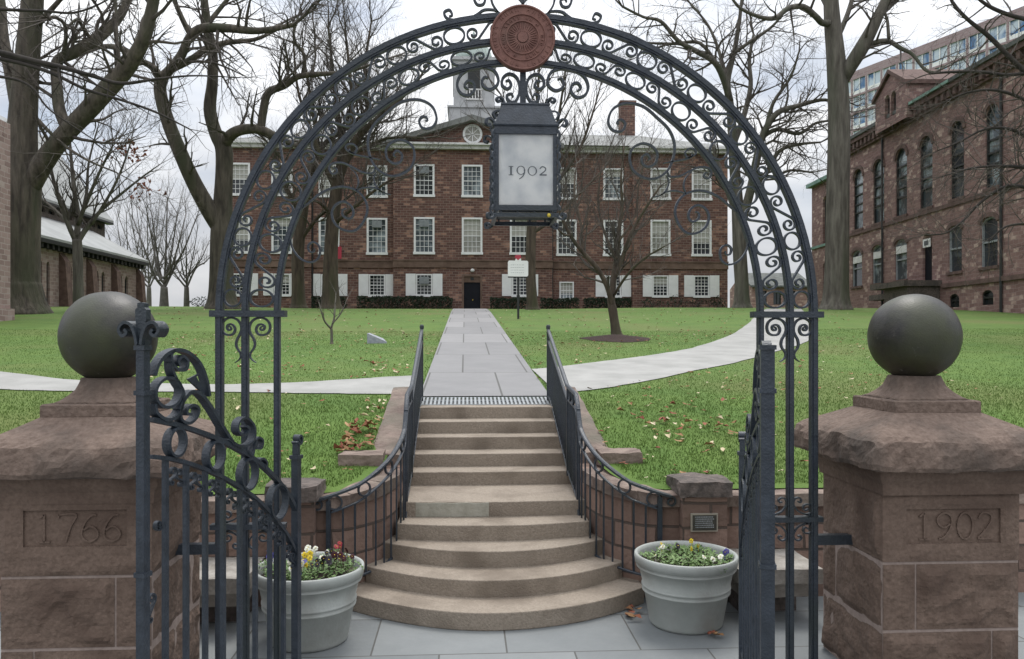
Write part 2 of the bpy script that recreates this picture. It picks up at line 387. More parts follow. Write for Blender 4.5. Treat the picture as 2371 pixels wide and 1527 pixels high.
# wall with real openings: mp(u, v, n), n into the wall; holes (u0, u1, v0, v1, arch_rise)
def wall_holes(mb, u0, u1, v0, v1, holes, mp, depth=.28):
    us = sorted({u0, u1} | {h[0] for h in holes} | {h[1] for h in holes}); vs = sorted({v0, v1} | {h[2] for h in holes} | {h[3] for h in holes})
    for i in range(len(us) - 1):
        for j in range(len(vs) - 1):
            cu, cv = (us[i] + us[i + 1]) / 2, (vs[j] + vs[j + 1]) / 2
            if any(h[0] < cu < h[1] and h[2] < cv < h[3] for h in holes): continue
            mb.add([mp(us[i], vs[j], 0), mp(us[i + 1], vs[j], 0), mp(us[i + 1], vs[j + 1], 0), mp(us[i], vs[j + 1], 0)], [(0, 1, 2, 3)])
    for h in holes:
        a, b, c, d = h[:4]; rise = h[4] if len(h) > 4 else 0
        prof = [(a, c), (b, c)]
        if rise:
            n_ = 10; arc = [(a + (b - a) * (1 - math.cos(math.pi * i / n_)) / 2, d - rise + rise * math.sin(math.pi * i / n_)) for i in range(n_ + 1)]
            for i in range(n_):   # spandrels
                mb.add([mp(arc[i][0], arc[i][1], 0), mp(arc[i + 1][0], arc[i + 1][1], 0), mp(arc[i + 1][0], d, 0), mp(arc[i][0], d, 0)], [(0, 1, 2, 3)])
            prof += [p for p in arc[::-1]]
        else: prof += [(b, d), (a, d)]
        n_ = len(prof)
        for i in range(n_):
            p, q = prof[i], prof[(i + 1) % n_]
            if abs(p[0] - q[0]) + abs(p[1] - q[1]) < 1e-6: continue
            mb.add([mp(p[0], p[1], 0), mp(q[0], q[1], 0), mp(q[0], q[1], depth), mp(p[0], p[1], depth)], [(0, 1, 2, 3)])
# spirals (u, v)
def spiral(c, r0, r1, a_end, turns, sg, n=26):
    o = []
    for i in range(n + 1):
        t = i / n; r = r0 + (r1 - r0) * t ** .9; a = a_end - sg * turns * 2 * math.pi * (1 - t)
        o.append((c[0] + r * math.cos(a), c[1] + r * math.sin(a)))
    return o
def s_scroll(c0, c1, r0, r1, sg=1, turns=1.25, same=False, ri=.22):
    dx, dy = c1[0] - c0[0], c1[1] - c0[1]; D = math.hypot(dx, dy); ph = math.atan2(dy, dx)
    if same:
        k = max(-1, min(1, (r0 - r1) / D)); a0 = ph - sg * math.acos(k); a1 = a0; s1 = sg
    else:
        k = max(-1, min(1, (r0 + r1) / D)); a0 = ph - sg * math.acos(k); a1 = a0 + math.pi; s1 = -sg
    A = spiral(c0, r0 * ri, r0, a0, turns, sg)
    B = spiral(c1, r1 * ri, r1, a1, turns, -s1)[::-1]
    return A + B
def ring(c, rx, ry, n=28): return [(c[0] + rx * math.cos(2 * math.pi * i / n), c[1] + ry * math.sin(2 * math.pi * i / n)) for i in range(n)]
# ================================================================ GROUND
SX = .28                                   # the stairs' centre line
def rows_from(y0, n): return [y0 + (14 - y0) * k / n for k in range(n + 1)] + [14 + .8 * k for k in range(1, 100)] + [105, 130, 180, 300, 600, 1200]
def lawn_start(X):
    d = abs(X - SX)
    if d < 1.6: return 8.4 - .9 * math.sqrt(max(0, 1 - ((1.6 - max(d, 1.1)) / .5) ** 2))
    return 7.5
def sheet(mb, xs, starts, n, dz=0):
    cols = [rows_from(s_, n) for s_ in starts]; k = len(mb.v); m_ = len(cols[0])
    for x, c in zip(xs, cols):
        for y in c: mb.v.append((x, y, ter(x, y) + dz))
    for i in range(len(xs) - 1):
        for j in range(m_ - 1):
            a = k + i * m_ + j; mb.f.append((a, a + m_, a + m_ + 1, a + 1))
mb = MB()
dd = [1.1, 1.12, 1.16, 1.2, 1.27, 1.35, 1.45, 1.6, 1.8, 2.1, 2.5, 3, 3.6, 4.3, 5, 6, 7, 8, 9.5, 11, 13, 15, 17, 19, 22, 25, 28, 32, 38, 45, 60, 90, 150, 300, 700]
xs = [SX - d for d in dd][::-1]; sheet(mb, xs, [lawn_start(x) for x in xs], 14)
xs = [SX + d for d in dd]; sheet(mb, xs, [lawn_start(x) for x in xs], 14)
sheet(mb, [SX - 1.2, SX - .6, SX, SX + .6, SX + 1.2], [11.46] * 5, 8, -.006)
o = mb.build('lawn', M['lawn'], None, True); o['kind'] = 'structure'
mb = MB(); mb.add([(-700, -700, 0), (700, -700, 0), (700, 7.8, 0), (-700, 7.8, 0)], [(0, 1, 2, 3)])
o = mb.build('pavement', M['bluestone']); o['kind'] = 'structure'
PATHS = []
def lay_path(name, A, B, mt, dz=.014, nx=4, edge=True):
    mb = MB(); k = len(A)
    if edge:
        def jit(p): q = mnoise.noise_vector(Vector((p[0] * 1.7, p[1] * 1.7, 0))) * .045; return (p[0] + q.x, p[1] + q.y)
        A, B = [jit(p) for p in A], [jit(p) for p in B]
    for a, b in zip(A, B):
        for i in range(nx + 1):
            t = i / nx; x = a[0] + (b[0] - a[0]) * t; y = a[1] + (b[1] - a[1]) * t
            mb.v.append((x, y, ter(x, y) + dz))
    for i in range(k - 1):
        for j in range(nx):
            q = i * (nx + 1) + j; mb.f.append((q, q + 1, q + nx + 2, q + nx + 1))
    o = mb.build(name, mt, None, True); o['kind'] = 'structure'
    PATHS.append([(a[0], a[1]) for a in A] + [(b[0], b[1]) for b in B][::-1])
ys = [11.5 + (61.4 - 11.5) * k / 60 for k in range(61)]
def pw(y): return .93 + .0026 * (y - 11)
def pcx(y): return SX + .02 * (y - 11) / 50
lay_path('flagstone_walk', [(pcx(y) - pw(y), y) for y in ys], [(pcx(y) + pw(y), y) for y in ys], M['slate'], .02, edge=False)
tl = catmull([(972, 872), (900, 875), (800, 881), (700, 887), (600, 891), (500, 892), (400, 891), (300, 889), (150, 880), (0, 863), (-200, 835), (-500, 800)], 5)
bl = catmull([(952, 915), (880, 915), (800, 914), (700, 913), (600, 911), (500, 910), (400, 909), (300, 909), (150, 908), (0, 904), (-200, 885), (-500, 845)], 5)
lay_path('path', [G(*p) for p in tl], [G(*p) for p in bl], M['concrete'])
tr = catmull([(1232, 857), (1300, 850), (1400, 838), (1500, 825), (1600, 808), (1680, 782), (1725, 756), (1745, 738), (1757, 726), (1775, 716)], 5)
br = catmull([(1290, 914), (1400, 901), (1500, 884), (1600, 862), (1700, 842), (1800, 815), (1860, 796), (1885, 772), (1880, 742), (1855, 716)], 5)
lay_path('path', [G(*p) for p in tr], [G(*p) for p in br], M['concrete'])
def in_poly(x, y, P):
    c = False; j = len(P) - 1
    for i in range(len(P)):
        if (P[i][1] > y) != (P[j][1] > y) and x < (P[j][0] - P[i][0]) * (y - P[i][1]) / (P[j][1] - P[i][1]) + P[i][0]: c = not c
        j = i
    return c
def on_lawn(x, y):
    if abs(x - SX) < 1.27 and y > 8.45 and y < 11.55: return False
    if y < lawn_start(x) + .12 or (abs(x - SX) < 1.6 and ((1.6 - abs(x - SX)) / .36) ** 2 + ((8.4 - y) / .76) ** 2 > 1 and y < 8.4): return False
    return not any(in_poly(x, y, P) for P in PATHS)
# grass blades on the nearer lawn
rng = np.random.default_rng(3)
vs = []; cnt = 0
def add_blades(n, y0, y1, hh, ww):
    global cnt
    q = rng.random(n); ylist = y0 + (y1 - y0) * (1 - np.sqrt(1 - q) if y0 < 9 else q ** .6)
    for y in ylist:
        half = 1.0 * y
        x = rng.uniform(-half * .9, half * 1.1)
        if not on_lawn(x, y): continue
        z = ter(x, y); a = rng.uniform(0, 6.283); h = hh * rng.uniform(.5, 1.2); l = rng.uniform(0, .8) * h; b = rng.uniform(0, 6.283)
        c, s = math.cos(a) * ww * .5, math.sin(a) * ww * .5
        vs.append(((x - c, y - s, z - .004), (x + c, y + s, z - .004), (x + math.cos(b) * l, y + math.sin(b) * l, z + h)))
add_blades(190000, 7.5, 15.5, .028, .010)
add_blades(105000, 10.5, 26, .026, .015)
V = np.array(vs).reshape(-1, 3); Fc = np.arange(len(V)).reshape(-1, 3)
o = npmesh('grass', V, Fc, M['grass']); o['kind'] = 'stuff'
# fallen leaves
def leaf_quad(mb, x, y, z, s, tilt=.35):
    a = random.uniform(0, 6.283); c, d = math.cos(a), math.sin(a); t1, t2 = random.uniform(0, tilt) * s, random.uniform(-tilt, tilt) * s
    P = [(-.5, 0, 0), (-.2, -.28, t1), (.25, -.22, t1 * .6), (.5, 0, t2), (.22, .24, t1 * .8), (-.22, .26, t1 * .4)]
    mb.add([(x + s * (u * c - v * d), y + s * (u * d + v * c), z + abs(w_)) for u, v, w_ in P], [(0, 1, 2, 3), (0, 3, 4, 5)])
lm = [MB(), MB(), MB()]
def scat(n, xr, yr, smin, smax):
    for _ in range(n):
        y = random.uniform(*yr); x = random.uniform(*xr) * (y / yr[1])
        if on_lawn(x, y): leaf_quad(random.choice(lm), x, y, ter(x, y) + .035, random.uniform(smin, smax))
scat(420, (-6, 9), (7.6, 13), .04, .10)
scat(900, (-11, 15), (12, 24), .05, .12)
scat(700, (-18, 22), (22, 45), .07, .15)
for _ in range(60):
    x = random.uniform(-1.32, -1.0); y = random.uniform(8.6, 9.6); leaf_quad(random.choice([lm[0], lm[2], lm[0]]), x - .03, y, ter(x, y) + .03 + random.random() * .07, random.uniform(.07, .13), .6)
for _ in range(22):
    x = random.uniform(-1.28, -1.0); y = random.uniform(9.8, 10.9); leaf_quad(random.choice([lm[0], lm[1]]), x - .03, y, ter(x, y) + .03 + random.random() * .04, random.uniform(.06, .1), .6)
for _ in range(60):
    x = random.gauss(2.6, .5); y = random.gauss(9.6, .6)
    if on_lawn(x, y): leaf_quad(random.choice(lm), x, y, ter(x, y) + .035, random.uniform(.06, .12), .5)
for _ in range(45):
    x, y, _z = G(random.gauss(640, 90), random.gauss(855, 14)) if random.random() < .5 else G(random.gauss(880, 40), random.gauss(848, 16))
    if on_lawn(x, y): leaf_quad(random.choice(lm), x, y, ter(x, y) + .035, random.uniform(.07, .12), .5)
for q in range(14):
    x, y = random.choice([(1.42, 6.85), (1.45, 7.0), (2.02, 6.38)]); leaf_quad(lm[random.choice([0, 2])], x + random.uniform(-.07, .07), y + random.uniform(-.07, .07), .012 + random.random() * .03, random.uniform(.06, .1), .5)
for mbx, mt in zip(lm, ('leafb', 'leafp', 'leafr')):
    o = mbx.build('fallen_leaves', M[mt]); o['kind'] = 'stuff'

# ================================================================ STAIRCASE
SY = [6.626, 7.013, 7.40, 7.787, 8.174, 9.109, 9.496, 9.883, 10.27, 10.657]
HW = [1.34, 1.20, 1.06, .945, .945, .945, .945, .945, .945, .945]
SAG = [.62, .52, .40, .14, .05, .03, .02, .01, 0, 0]
stair = thing('staircase', (SX, 6.6, 0), 'brown stone staircase climbing between the two curved railings to the flagstone walk', 'staircase')
for k in range(10):
    yb = SY[k + 1] + (.7 if k < 3 else .25) if k < 9 else 11.52
    fr = [(SX + HW[k] * t, SY[k] + SAG[k] * t * t + .004 * math.sin(7 * t + k)) for t in [-1 + 2 * i / 24 for i in range(25)]]
    poly = fr + [(SX + HW[k], max(yb, SY[k] + SAG[k] + .3)), (SX - HW[k], max(yb, SY[k] + SAG[k] + .3))]
    mb = MB(); mb.prism(poly, .15 * k - .03 if k else 0, .15 * (k + 1), lambda u, v, n: (u, v, n))
    o = mb.build('step', M['step'], stair)
    bv = o.modifiers.new('b', 'BEVEL'); bv.width = .009; bv.segments = 2; bv.limit_method = 'ANGLE'; bv.angle_limit = R(50)
    if k == 4:
        x0, x1 = PY(962, 1180, 8.17)[0], PY(1132, 1180, 8.17)[0]
        mp_ = MB()
        xs_ = [x0 + (x1 - x0) * i / 10 for i in range(11)]
        for xa, xb in zip(xs_, xs_[1:]):
            ya, yb_ = [SY[4] + SAG[4] * ((x - SX) / HW[4]) ** 2 - .009 for x in (xa, xb)]
            za, zb_ = .742 + .003 * math.sin(60 * xa), .742 + .003 * math.sin(60 * xb)
            mp_.hexa([(xa, ya, .603), (xb, yb_, .603), (xb, yb_ + .08, .603), (xa, ya + .08, .603), (xa, ya, za), (xb, yb_, zb_), (xb, yb_ + .08, zb_), (xa, ya + .08, za)])
        tag(mp_.build('repair_patch', M['patch'], o), 'pale cement repair patch')
mb = MB()
GA, GB = 10.98, 11.49
def gz(y): return 1.506 + .064 * (y - GA) / (GB - GA)
def gbar(mb, x0, x1, y0, y1, d0, d1): mb.hexa([(x0, y0, gz(y0) + d0), (x1, y0, gz(y0) + d0), (x1, y1, gz(y1) + d0), (x0, y1, gz(y1) + d0), (x0, y0, gz(y0) + d1), (x1, y0, gz(y0) + d1), (x1, y1, gz(y1) + d1), (x0, y1, gz(y1) + d1)])
gbar(mb, SX - .93, SX + .93, GA, GB, -.05, -.012); mb.build('grate_bed', M['black'], stair)
mb = MB()
for i in range(34):
    x = SX - .915 + 1.83 * i / 33; gbar(mb, x - .014, x + .014, GA + .01, GB - .01, -.011, .003)
for y in (GA + .006, (GA + GB) / 2, GB - .006): gbar(mb, SX - .93, SX + .93, y - .006, y + .006, -.0105, .0024)
mb.build('drain_grate', M['acunit'], stair)

# ================================================================ WING WALLS (retaining walls beside the stairs)
def inner_path(sg):
    P = [(.95, 11.5 - (11.5 - 8.4) * k / 14) for k in range(15)]
    P += [(1.6 - .65 * math.cos(R(a)), 8.4 - 1.05 * math.sin(R(a))) for a in range(6, 91, 6)]
    P += [(1.6 + .5 * k, 7.35) for k in range(1, 9)] + [(8, 7.35), (14, 7.35), (40, 7.35)]
    return [(SX + sg * d, y) for d, y in P]
def wing(sg, label):
    P = inner_path(sg); T = .31
    t = thing('retaining_wall', (SX + sg * 1.4, 7.8, 0), label, 'wall')
    wb, lo, hi = MB(), MB(), MB()
    N = []
    for i in range(len(P)):
        a, b = P[max(0, i - 1)], P[min(len(P) - 1, i + 1)]; tx, ty = b[0] - a[0], b[1] - a[1]; l_ = math.hypot(tx, ty)
        N.append((-ty / l_ * sg, tx / l_ * sg))
    SL = [0]; US = []
    for a, b in zip(P, P[1:]): SL.append(SL[-1] + math.hypot(b[0] - a[0], b[1] - a[1]))
    def zt(i):
        y = P[i][1]
        if i <= 14: return 1.70 - (11.5 - y) * .19
        return 1.04 - .10 * min(1, (i - 15) / 14)
    def sec(i, o0, o1, z): x, y = P[i]; nx, ny = N[i]; return (x + nx * o0, y + ny * o0, z), (x + nx * o1, y + ny * o1, z)
    for i in range(len(P) - 1):
        z0, z1 = zt(i), zt(i + 1)
        if i == 14: z0 = zt(15)
        a, b = sec(i, 0, T, -.05); c, d = sec(i + 1, 0, T, -.05); e, f = sec(i, 0, T, z0 - .09); g_, h = sec(i + 1, 0, T, z1 - .09)
        wb.hexa([a, c, d, b, e, g_, h, f]); US += [(SL[i], a[2]), (SL[i + 1], c[2]), (SL[i + 1], d[2]), (SL[i], b[2]), (SL[i], e[2]), (SL[i + 1], g_[2]), (SL[i + 1], h[2]), (SL[i], f[2])]
    def coping(mb, i0, i1, th, ov, jag):
        k0 = len(mb.v); cs = 6
        for i in range(i0, i1 + 1):
            sub = 4 if i < i1 else 1
            for s_ in range(sub):
                t_ = s_ / sub; prof = [(-ov, 0), (-ov, th), (T * .33, th + .012), (T * .66, th + .012), (T + ov, th), (T + ov, 0)]
                for o_, z_ in prof:
                    j = min(i + 1, i1); A = sec(i, o_, o_, 0)[0]; B = sec(j, o_, o_, 0)[0]; zz = zt(i) * (1 - t_) + zt(j) * t_
                    x, y = A[0] + (B[0] - A[0]) * t_, A[1] + (B[1] - A[1]) * t_
                    n_ = mnoise.noise_vector(Vector((x * 3.1, y * 3.1, z_ * 9 + i0))) * jag
                    mb.v.append((x + n_.x, y + n_.y, zz - .09 + z_ + n_.z * .6))
        m_ = (len(mb.v) - k0) // cs
        for i in range(m_ - 1):
            for j in range(cs):
                a = k0 + i * cs + j; b = k0 + i * cs + (j + 1) % cs; mb.f.append((a, b, b + cs, a + cs))
        mb.f.append(tuple(k0 + j for j in range(cs))); mb.f.append(tuple(k0 + (m_ - 1) * cs + j for j in range(cs)))
    coping(hi, 0, 13, .10, .03, .012)
    wo = wb.build('wall', M['wingu'], t); ul = wo.data.uv_layers.new(name='run')
    ul.data.foreach_set('uv', [c_ for l_ in wo.data.loops for c_ in US[l_.vertex_index]])
    hi.build('coping', M['coping'], t)
    e = MB(); rock_block(e, SX + sg * 1.34 - .22, SX + sg * 1.34 + .22, 8.26, 8.66, 1.08, 1.22, .02, 5); e.build('coping', M['coping'], t)
    for a, b in ((15, 20), (20, 25), (25, 30), (30, 34), (34, 38)):
        lo = MB(); coping(lo, a, b, .11, .035, .022); lo.build('coping', M['coping'], t)
    px0, px1 = (1.93, 2.42) if sg > 0 else (-1.76, -1.29)
    pb = MB(); pb.box(px0 + .04, px1 - .04, 7.22, 7.60, -.02, .96); pier = pb.build('pier', M['wing'], t)
    cp = MB(); rock_block(cp, px0 + .01, px1 - .01, 7.18, 7.65, .967, 1.105, .022, 9); cp.build('pier_cap', M['darkcap'], pier)
    if sg > 0:
        a, b = PY(1600, 1190, 7.2), PY(1662, 1231, 7.2)
        q = MB(); q.box(a[0], b[0], 7.196, 7.222, b[2], a[2]); pq = q.build('plaque', M['bronzel'], pier); pq['label'] = 'small dark bronze plaque with a pale border'
        q = MB(); q.box(a[0] + .013, b[0] - .013, 7.192, 7.2, b[2] + .013, a[2] - .013); q.build('plaque_field', M['bronze'], pier)
        q = MB(); rr_ = random.Random(4)
        for r_ in range(6):
            z = a[2] - .034 - r_ * .0185; x = a[0] + .03 + rr_.uniform(0, .02)
            while x < b[0] - .035 - rr_.uniform(0, .02):
                l_ = rr_.uniform(.004, .013); q.box(x, x + l_, 7.1895, 7.193, z, z + .008); x += l_ + .004
        q.build('inscription', M['acunit'], pier)
    return t
def rock_block(mb, x0, x1, y0, y1, z0, z1, amp, seed, n=9):
    """a split-faced stone: box with every face broken up, edges kept roughly straight"""
    def face(o_, u, v, nrm, nu, nv):
        k = len(mb.v)
        for i in range(nu + 1):
            for j in range(nv + 1):
                a, b = i / nu, j / nv
                p = Vector(o_) + Vector(u) * a + Vector(v) * b
                q = mnoise.noise_vector(p * 4.5 + Vector((seed, seed * 2, 0))) + mnoise.noise_vector(p * 13 + Vector((seed, 0, seed))) * .45
                mb.v.append(tuple(p + q * amp))
        for i in range(nu):
            for j in range(nv):
                a = k + i * (nv + 1) + j; mb.f.append((a, a + nv + 1, a + nv + 2, a + 1))
    dx, dy, dz = x1 - x0, y1 - y0, z1 - z0
    nx, ny, nz = max(4, int(dx / .04)), max(4, int(dy / .04)), max(3, int(dz / .035))
    face((x0, y0, z0), (dx, 0, 0), (0, 0, dz), 0, nx, nz); face((x1, y0, z0), (0, dy, 0), (0, 0, dz), 0, ny, nz)
    face((x1, y1, z0), (-dx, 0, 0), (0, 0, dz), 0, nx, nz); face((x0, y1, z0), (0, -dy, 0), (0, 0, dz), 0, ny, nz)
    face((x0, y0, z1), (dx, 0, 0), (0, dy, 0), 0, nx, ny); face((x0, y1, z0), (dx, 0, 0), (0, -dy, 0), 0, nx, ny)
wing(-1, 'curved brownstone retaining wall left of the stairs, without a plaque')
wing(1, 'curved brownstone retaining wall right of the stairs, bronze plaque on its pier')
def bench(x0, x1, label):
    t = thing('stone_bench', ((x0 + x1) / 2, 6.8, 0), label, 'bench', 'stone benches against the retaining wall')
    mb = MB(); rock_block(mb, x0, x1, 6.66, 7.33, .33, .455, .008, 3); mb.build('seat', M['bench'], t)
    mb = MB(); rock_block(mb, x0 + .05, x1 - .05, 6.74, 7.34, .20, .335, .010, 4); mb.build('apron', M['bench'], t)
    mb = MB(); mb.box(x0 + .1, x1 - .1, 6.98, 7.34, -.01, .21); mb.build('base', M['darkcap'], t)
bench(2.30, 3.02, 'pale stone bench between the pier with the plaque and the 1902 pillar')
bench(-2.85, -1.78, 'pale stone bench seen through the gate leaf beside the 1766 pillar')

# ================================================================ STAIR RAILINGS
def lerp_tab(tab, s):
    for (a, za), (b, zb) in zip(tab, tab[1:]):
        if s <= b: return za + (zb - za) * (s - a) / (b - a)
    return tab[-1][1]
def railing(sg, label):
    P = [(.88, 11.25 - (11.25 - 8.2) * k / 30) for k in range(31)] + [(1.60 - .72 * math.cos(R(a)), 8.2 - .9 * math.sin(R(a))) for a in range(5, 91, 5)]
    S = [0]
    for a, b in zip(P, P[1:]): S.append(S[-1] + math.hypot(b[0] - a[0], b[1] - a[1]))
    TOT = S[-1]; sA = 3.05
    top = [(0, 2.53), (2.1, 1.87), (2.85, 1.82), (3.0, 1.68), (sA + .08, 1.50), (sA + .5, 1.27), (sA + .9, 1.07), (TOT, .96)]
    bot = [(0, 1.60), (.3, 1.58), (2.1, .95), (2.4, .86), (2.95, .76), (sA + .12, .47), (sA + .5, .30), (TOT, .19)]
    def at(s):
        for i in range(len(S) - 1):
            if s <= S[i + 1]:
                t = (s - S[i]) / (S[i + 1] - S[i]); return SX + sg * (P[i][0] + (P[i + 1][0] - P[i][0]) * t), P[i][1] + (P[i + 1][1] - P[i][1]) * t
        return SX + sg * P[-1][0], P[-1][1]
    t = thing('stair_railing', (SX + sg * .88, 8.2, .6), label, 'railing', 'iron railings flanking the stairs')
    def rail(name, s0, s1, fz, w_, h_, n=70):
        mb = MB(); pts = []
        for i in range(n + 1):
            s = s0 + (s1 - s0) * i / n; x, y = at(s); pts.append(Vector((x, y, fz(s))))
        k0 = len(mb.v)
        for i, p in enumerate(pts):
            tt = (pts[min(i + 1, n)] - pts[max(0, i - 1)]); sd = Vector((tt.y, -tt.x, 0)); sd = sd.normalized() * w_ / 2 if sd.length > 1e-6 else Vector((w_ / 2, 0, 0))
            for a, b in ((-1, -1), (1, -1), (1, .4), (.55, 1), (-.55, 1), (-1, .4)): mb.v.append(tuple(p + sd * a + Vector((0, 0, h_ / 2 * b))))
        for i in range(n):
            for j in range(6): a = k0 + i * 6 + j; b = k0 + i * 6 + (j + 1) % 6; mb.f.append((a, b, b + 6, a + 6))
        mb.f.append(tuple(range(k0, k0 + 6))); mb.f.append(tuple(range(k0 + n * 6, k0 + n * 6 + 6)))
        return mb.build(name, M['iron'], t)
    ft = lambda s: lerp_tab(top, s); fb = lambda s: lerp_tab(bot, s)
    f2 = lambda s: ft(s) - .15
    rail('top_rail', 0, TOT, ft, .045, .03); rail('bottom_rail', 0, TOT, fb, .03, .02)
    rail('second_rail', 0, TOT - .12, f2, .03, .016)
    nb = 38
    for i in range(1, nb):
        s = TOT * i / nb; x, y = at(s); mb = MB(); mb.bar((x, y, fb(s)), (x, y, f2(s)), .016); mb.build('baluster', M['iron'], t)
    for s in (2.35, 2.62, sA + .2, sA + .52, sA + .84, sA + 1.12):
        x, y = at(s); x2, y2 = at(s + .02); d = Vector((x2 - x, y2 - y, 0)).normalized(); c = (x, y, (ft(s) + f2(s)) / 2)
        mb = MB(); mb.sweep(ring((0, 0), .062, .062, 22), .014, .022, lambda u, v, n_: (c[0] + d.x * u - d.y * n_, c[1] + d.y * u + d.x * n_, c[2] + v), closed=True); mb.build('ring', M['iron'], t)
    for s, z0, z1 in ((0, 1.46, 2.56), (2.2, .86, 1.85), (3.0, .60, 1.68), (TOT - .1, .0, .95)):
        x, y = at(s); mb = MB(); mb.box(x - .02, x + .02, y - .02, y + .02, z0, z1); mb.build('post', M['iron'], t)
    x, y = at(TOT); c = (x, y, .96)
    mb = MB(); sp = spiral((0.0, -.05), .016, .05, R(90), 1.1, sg * -1 * -1)
    mb.sweep([(q[0] * sg, q[1]) for q in sp], .014, .03, lambda u, v, n_: (c[0] + u, c[1] + n_, c[2] + v)); mb.build('scroll_end', M['iron'], t)
    x, y = at(0); mb = MB(); mb.lathe([(.001, 2.60), (.020, 2.595), (.03, 2.575), (.03, 2.54)][::-1], (x, y, 0), 14); mb.build('post_cap', M['iron'], t)
railing(-1, 'dark iron stair railing on the left side of the steps')
railing(1, 'dark iron stair railing on the right side of the steps')

# ================================================================ GATE PILLARS
def sq_loft(mb, prof, cx, cy, n=14, amp=0, seed=0):
    """rings of a square (roundness 0) to a circle (1): (half, z, roundness, roughness)"""
    k0 = len(mb.v); N = 4 * n
    for h, z, rd, rough in prof:
        for s_ in range(4):
            for i in range(n):
                t = -1 + 2 * i / n; u, v = [(t, -1), (1, t), (-t, 1), (-1, -t)][s_]
                l_ = math.hypot(u, v); x = (u * (1 - rd) + u / l_ * rd) * h; y = (v * (1 - rd) + v / l_ * rd) * h
                p = Vector((cx + x, cy + y, z))
                if rough: p += (mnoise.noise_vector(p * 5 + Vector((seed, 0, 0))) + mnoise.noise_vector(p * 14 + Vector((0, seed, 0))) * .5 + mnoise.noise_vector(p * 30) * .2) * rough
                mb.v.append(tuple(p))
    for i in range(len(prof) - 1):
        for j in range(N):
            a = k0 + i * N + j; b = k0 + i * N + (j + 1) % N; mb.f.append((a, b, b + N, a + N))
    mb.f.append(tuple(range(k0, k0 + N))[::-1]); mb.f.append(tuple(range(k0 + (len(prof) - 1) * N, k0 + len(prof) * N)))
def rockface(mb, o_, u, v, nrm, amp, seed, margin=.16):
    o_, u, v, nrm = Vector(o_), Vector(u), Vector(v), Vector(nrm)
    nu, nv = max(6, int(u.length / .022)), max(6, int(v.length / .022)); k = len(mb.v)
    for i in range(nu + 1):
        for j in range(nv + 1):
            a, b = i / nu, j / nv; p = o_ + u * a + v * b
            e = min(a * u.length, (1 - a) * u.length, b * v.length, (1 - b) * v.length)
            f_ = sstep(0.0, .07, e)
            vd = mnoise.voronoi(p * 4.2 + Vector((seed, seed, 0)))[0]; tilt = (mnoise.cell(mnoise.voronoi(p * 4.2 + Vector((seed, seed, 0)))[1][0] * 7.0) - .5); q = (mnoise.noise(p * 2.6 + Vector((seed, 0, 0))) * .55 + .40 + min(.5, (vd[1] - vd[0])) * .55 + tilt * .5 * min(1, (vd[1] - vd[0]) * 3) + mnoise.noise(p * 11 + Vector((0, seed, 0))) * .22 + mnoise.noise(p * 30) * .09) * amp * f_; q = max(q, .0015 + mnoise.noise(p * 9) * .001)
            mb.v.append(tuple(p + nrm * q))
    for i in range(nu):
        for j in range(nv): a = k + i * (nv + 1) + j; mb.f.append((a, a + nv + 1, a + nv + 2, a + 1))
def stone(mb, x0, x1, y0, y1, z0, z1, faces, seed, amp=.052):
    """one block of the pillar: rock-faced on the faces named f(ront) b(ack) l(eft) r(ight)"""
    g = .0055; x0 += g; x1 -= g; z0 += g; z1 -= g
    if 'f' in faces: rockface(mb, (x0, y0, z0), (x1 - x0, 0, 0), (0, 0, z1 - z0), (0, -1, 0), amp, seed)
    if 'b' in faces: rockface(mb, (x1, y1, z0), (x0 - x1, 0, 0), (0, 0, z1 - z0), (0, 1, 0), amp, seed + 3)
    if 'l' in faces: rockface(mb, (x0, y1, z0), (0, y0 - y1, 0), (0, 0, z1 - z0), (-1, 0, 0), amp, seed + 7)
    if 'r' in faces: rockface(mb, (x1, y0, z0), (0, y1 - y0, 0), (0, 0, z1 - z0), (1, 0, 0), amp, seed + 11)
    mb.add([(x0, y0, z1), (x1, y0, z1), (x1, y1, z1), (x0, y1, z1), (x0, y0, z0), (x1, y0, z0), (x1, y1, z0), (x0, y1, z0)], [(0, 1, 2, 3), (7, 6, 5, 4)])
DIG = {
 '1': [[(.28, 1), (.28, 0)], [(.08, 0), (.48, 0)], [(.10, .86), (.28, 1)]],
 '7': [[(0, .99), (.62, .99), (.42, .55), (.25, 0)], [(0, 1), (0, .86)]],
 '6': [[(.55, .97), (.36, .94), (.14, .68), (.03, .36), (.08, .12), (.30, .0), (.54, .12), (.60, .30), (.50, .48), (.30, .55), (.10, .42)]],
 '9': [[(.05, .03), (.24, .06), (.46, .32), (.57, .64), (.52, .88), (.30, 1), (.06, .88), (0, .70), (.10, .52), (.30, .45), (.50, .58)]],
 '0': [[(.30 + .30 * math.cos(R(a)), .5 + .5 * math.sin(R(a))) for a in range(0, 361, 20)]],
 '2': [[(.04, .78), (.14, .96), (.32, 1), (.52, .90), (.54, .70), (.40, .46), (.18, .20), (.02, .015), (.58, .015)]],
}
def digits(mb, s, x, z, h, pitch, th, depth, mp, curved=True):
    for c in s:
        for st in DIG[c]:
            p = [(x + u * h, z + v * h) for u, v in st]
            if len(p) > 3: p = catmull(p, 4)
            mb.sweep(p, th, depth, mp)
        x += pitch
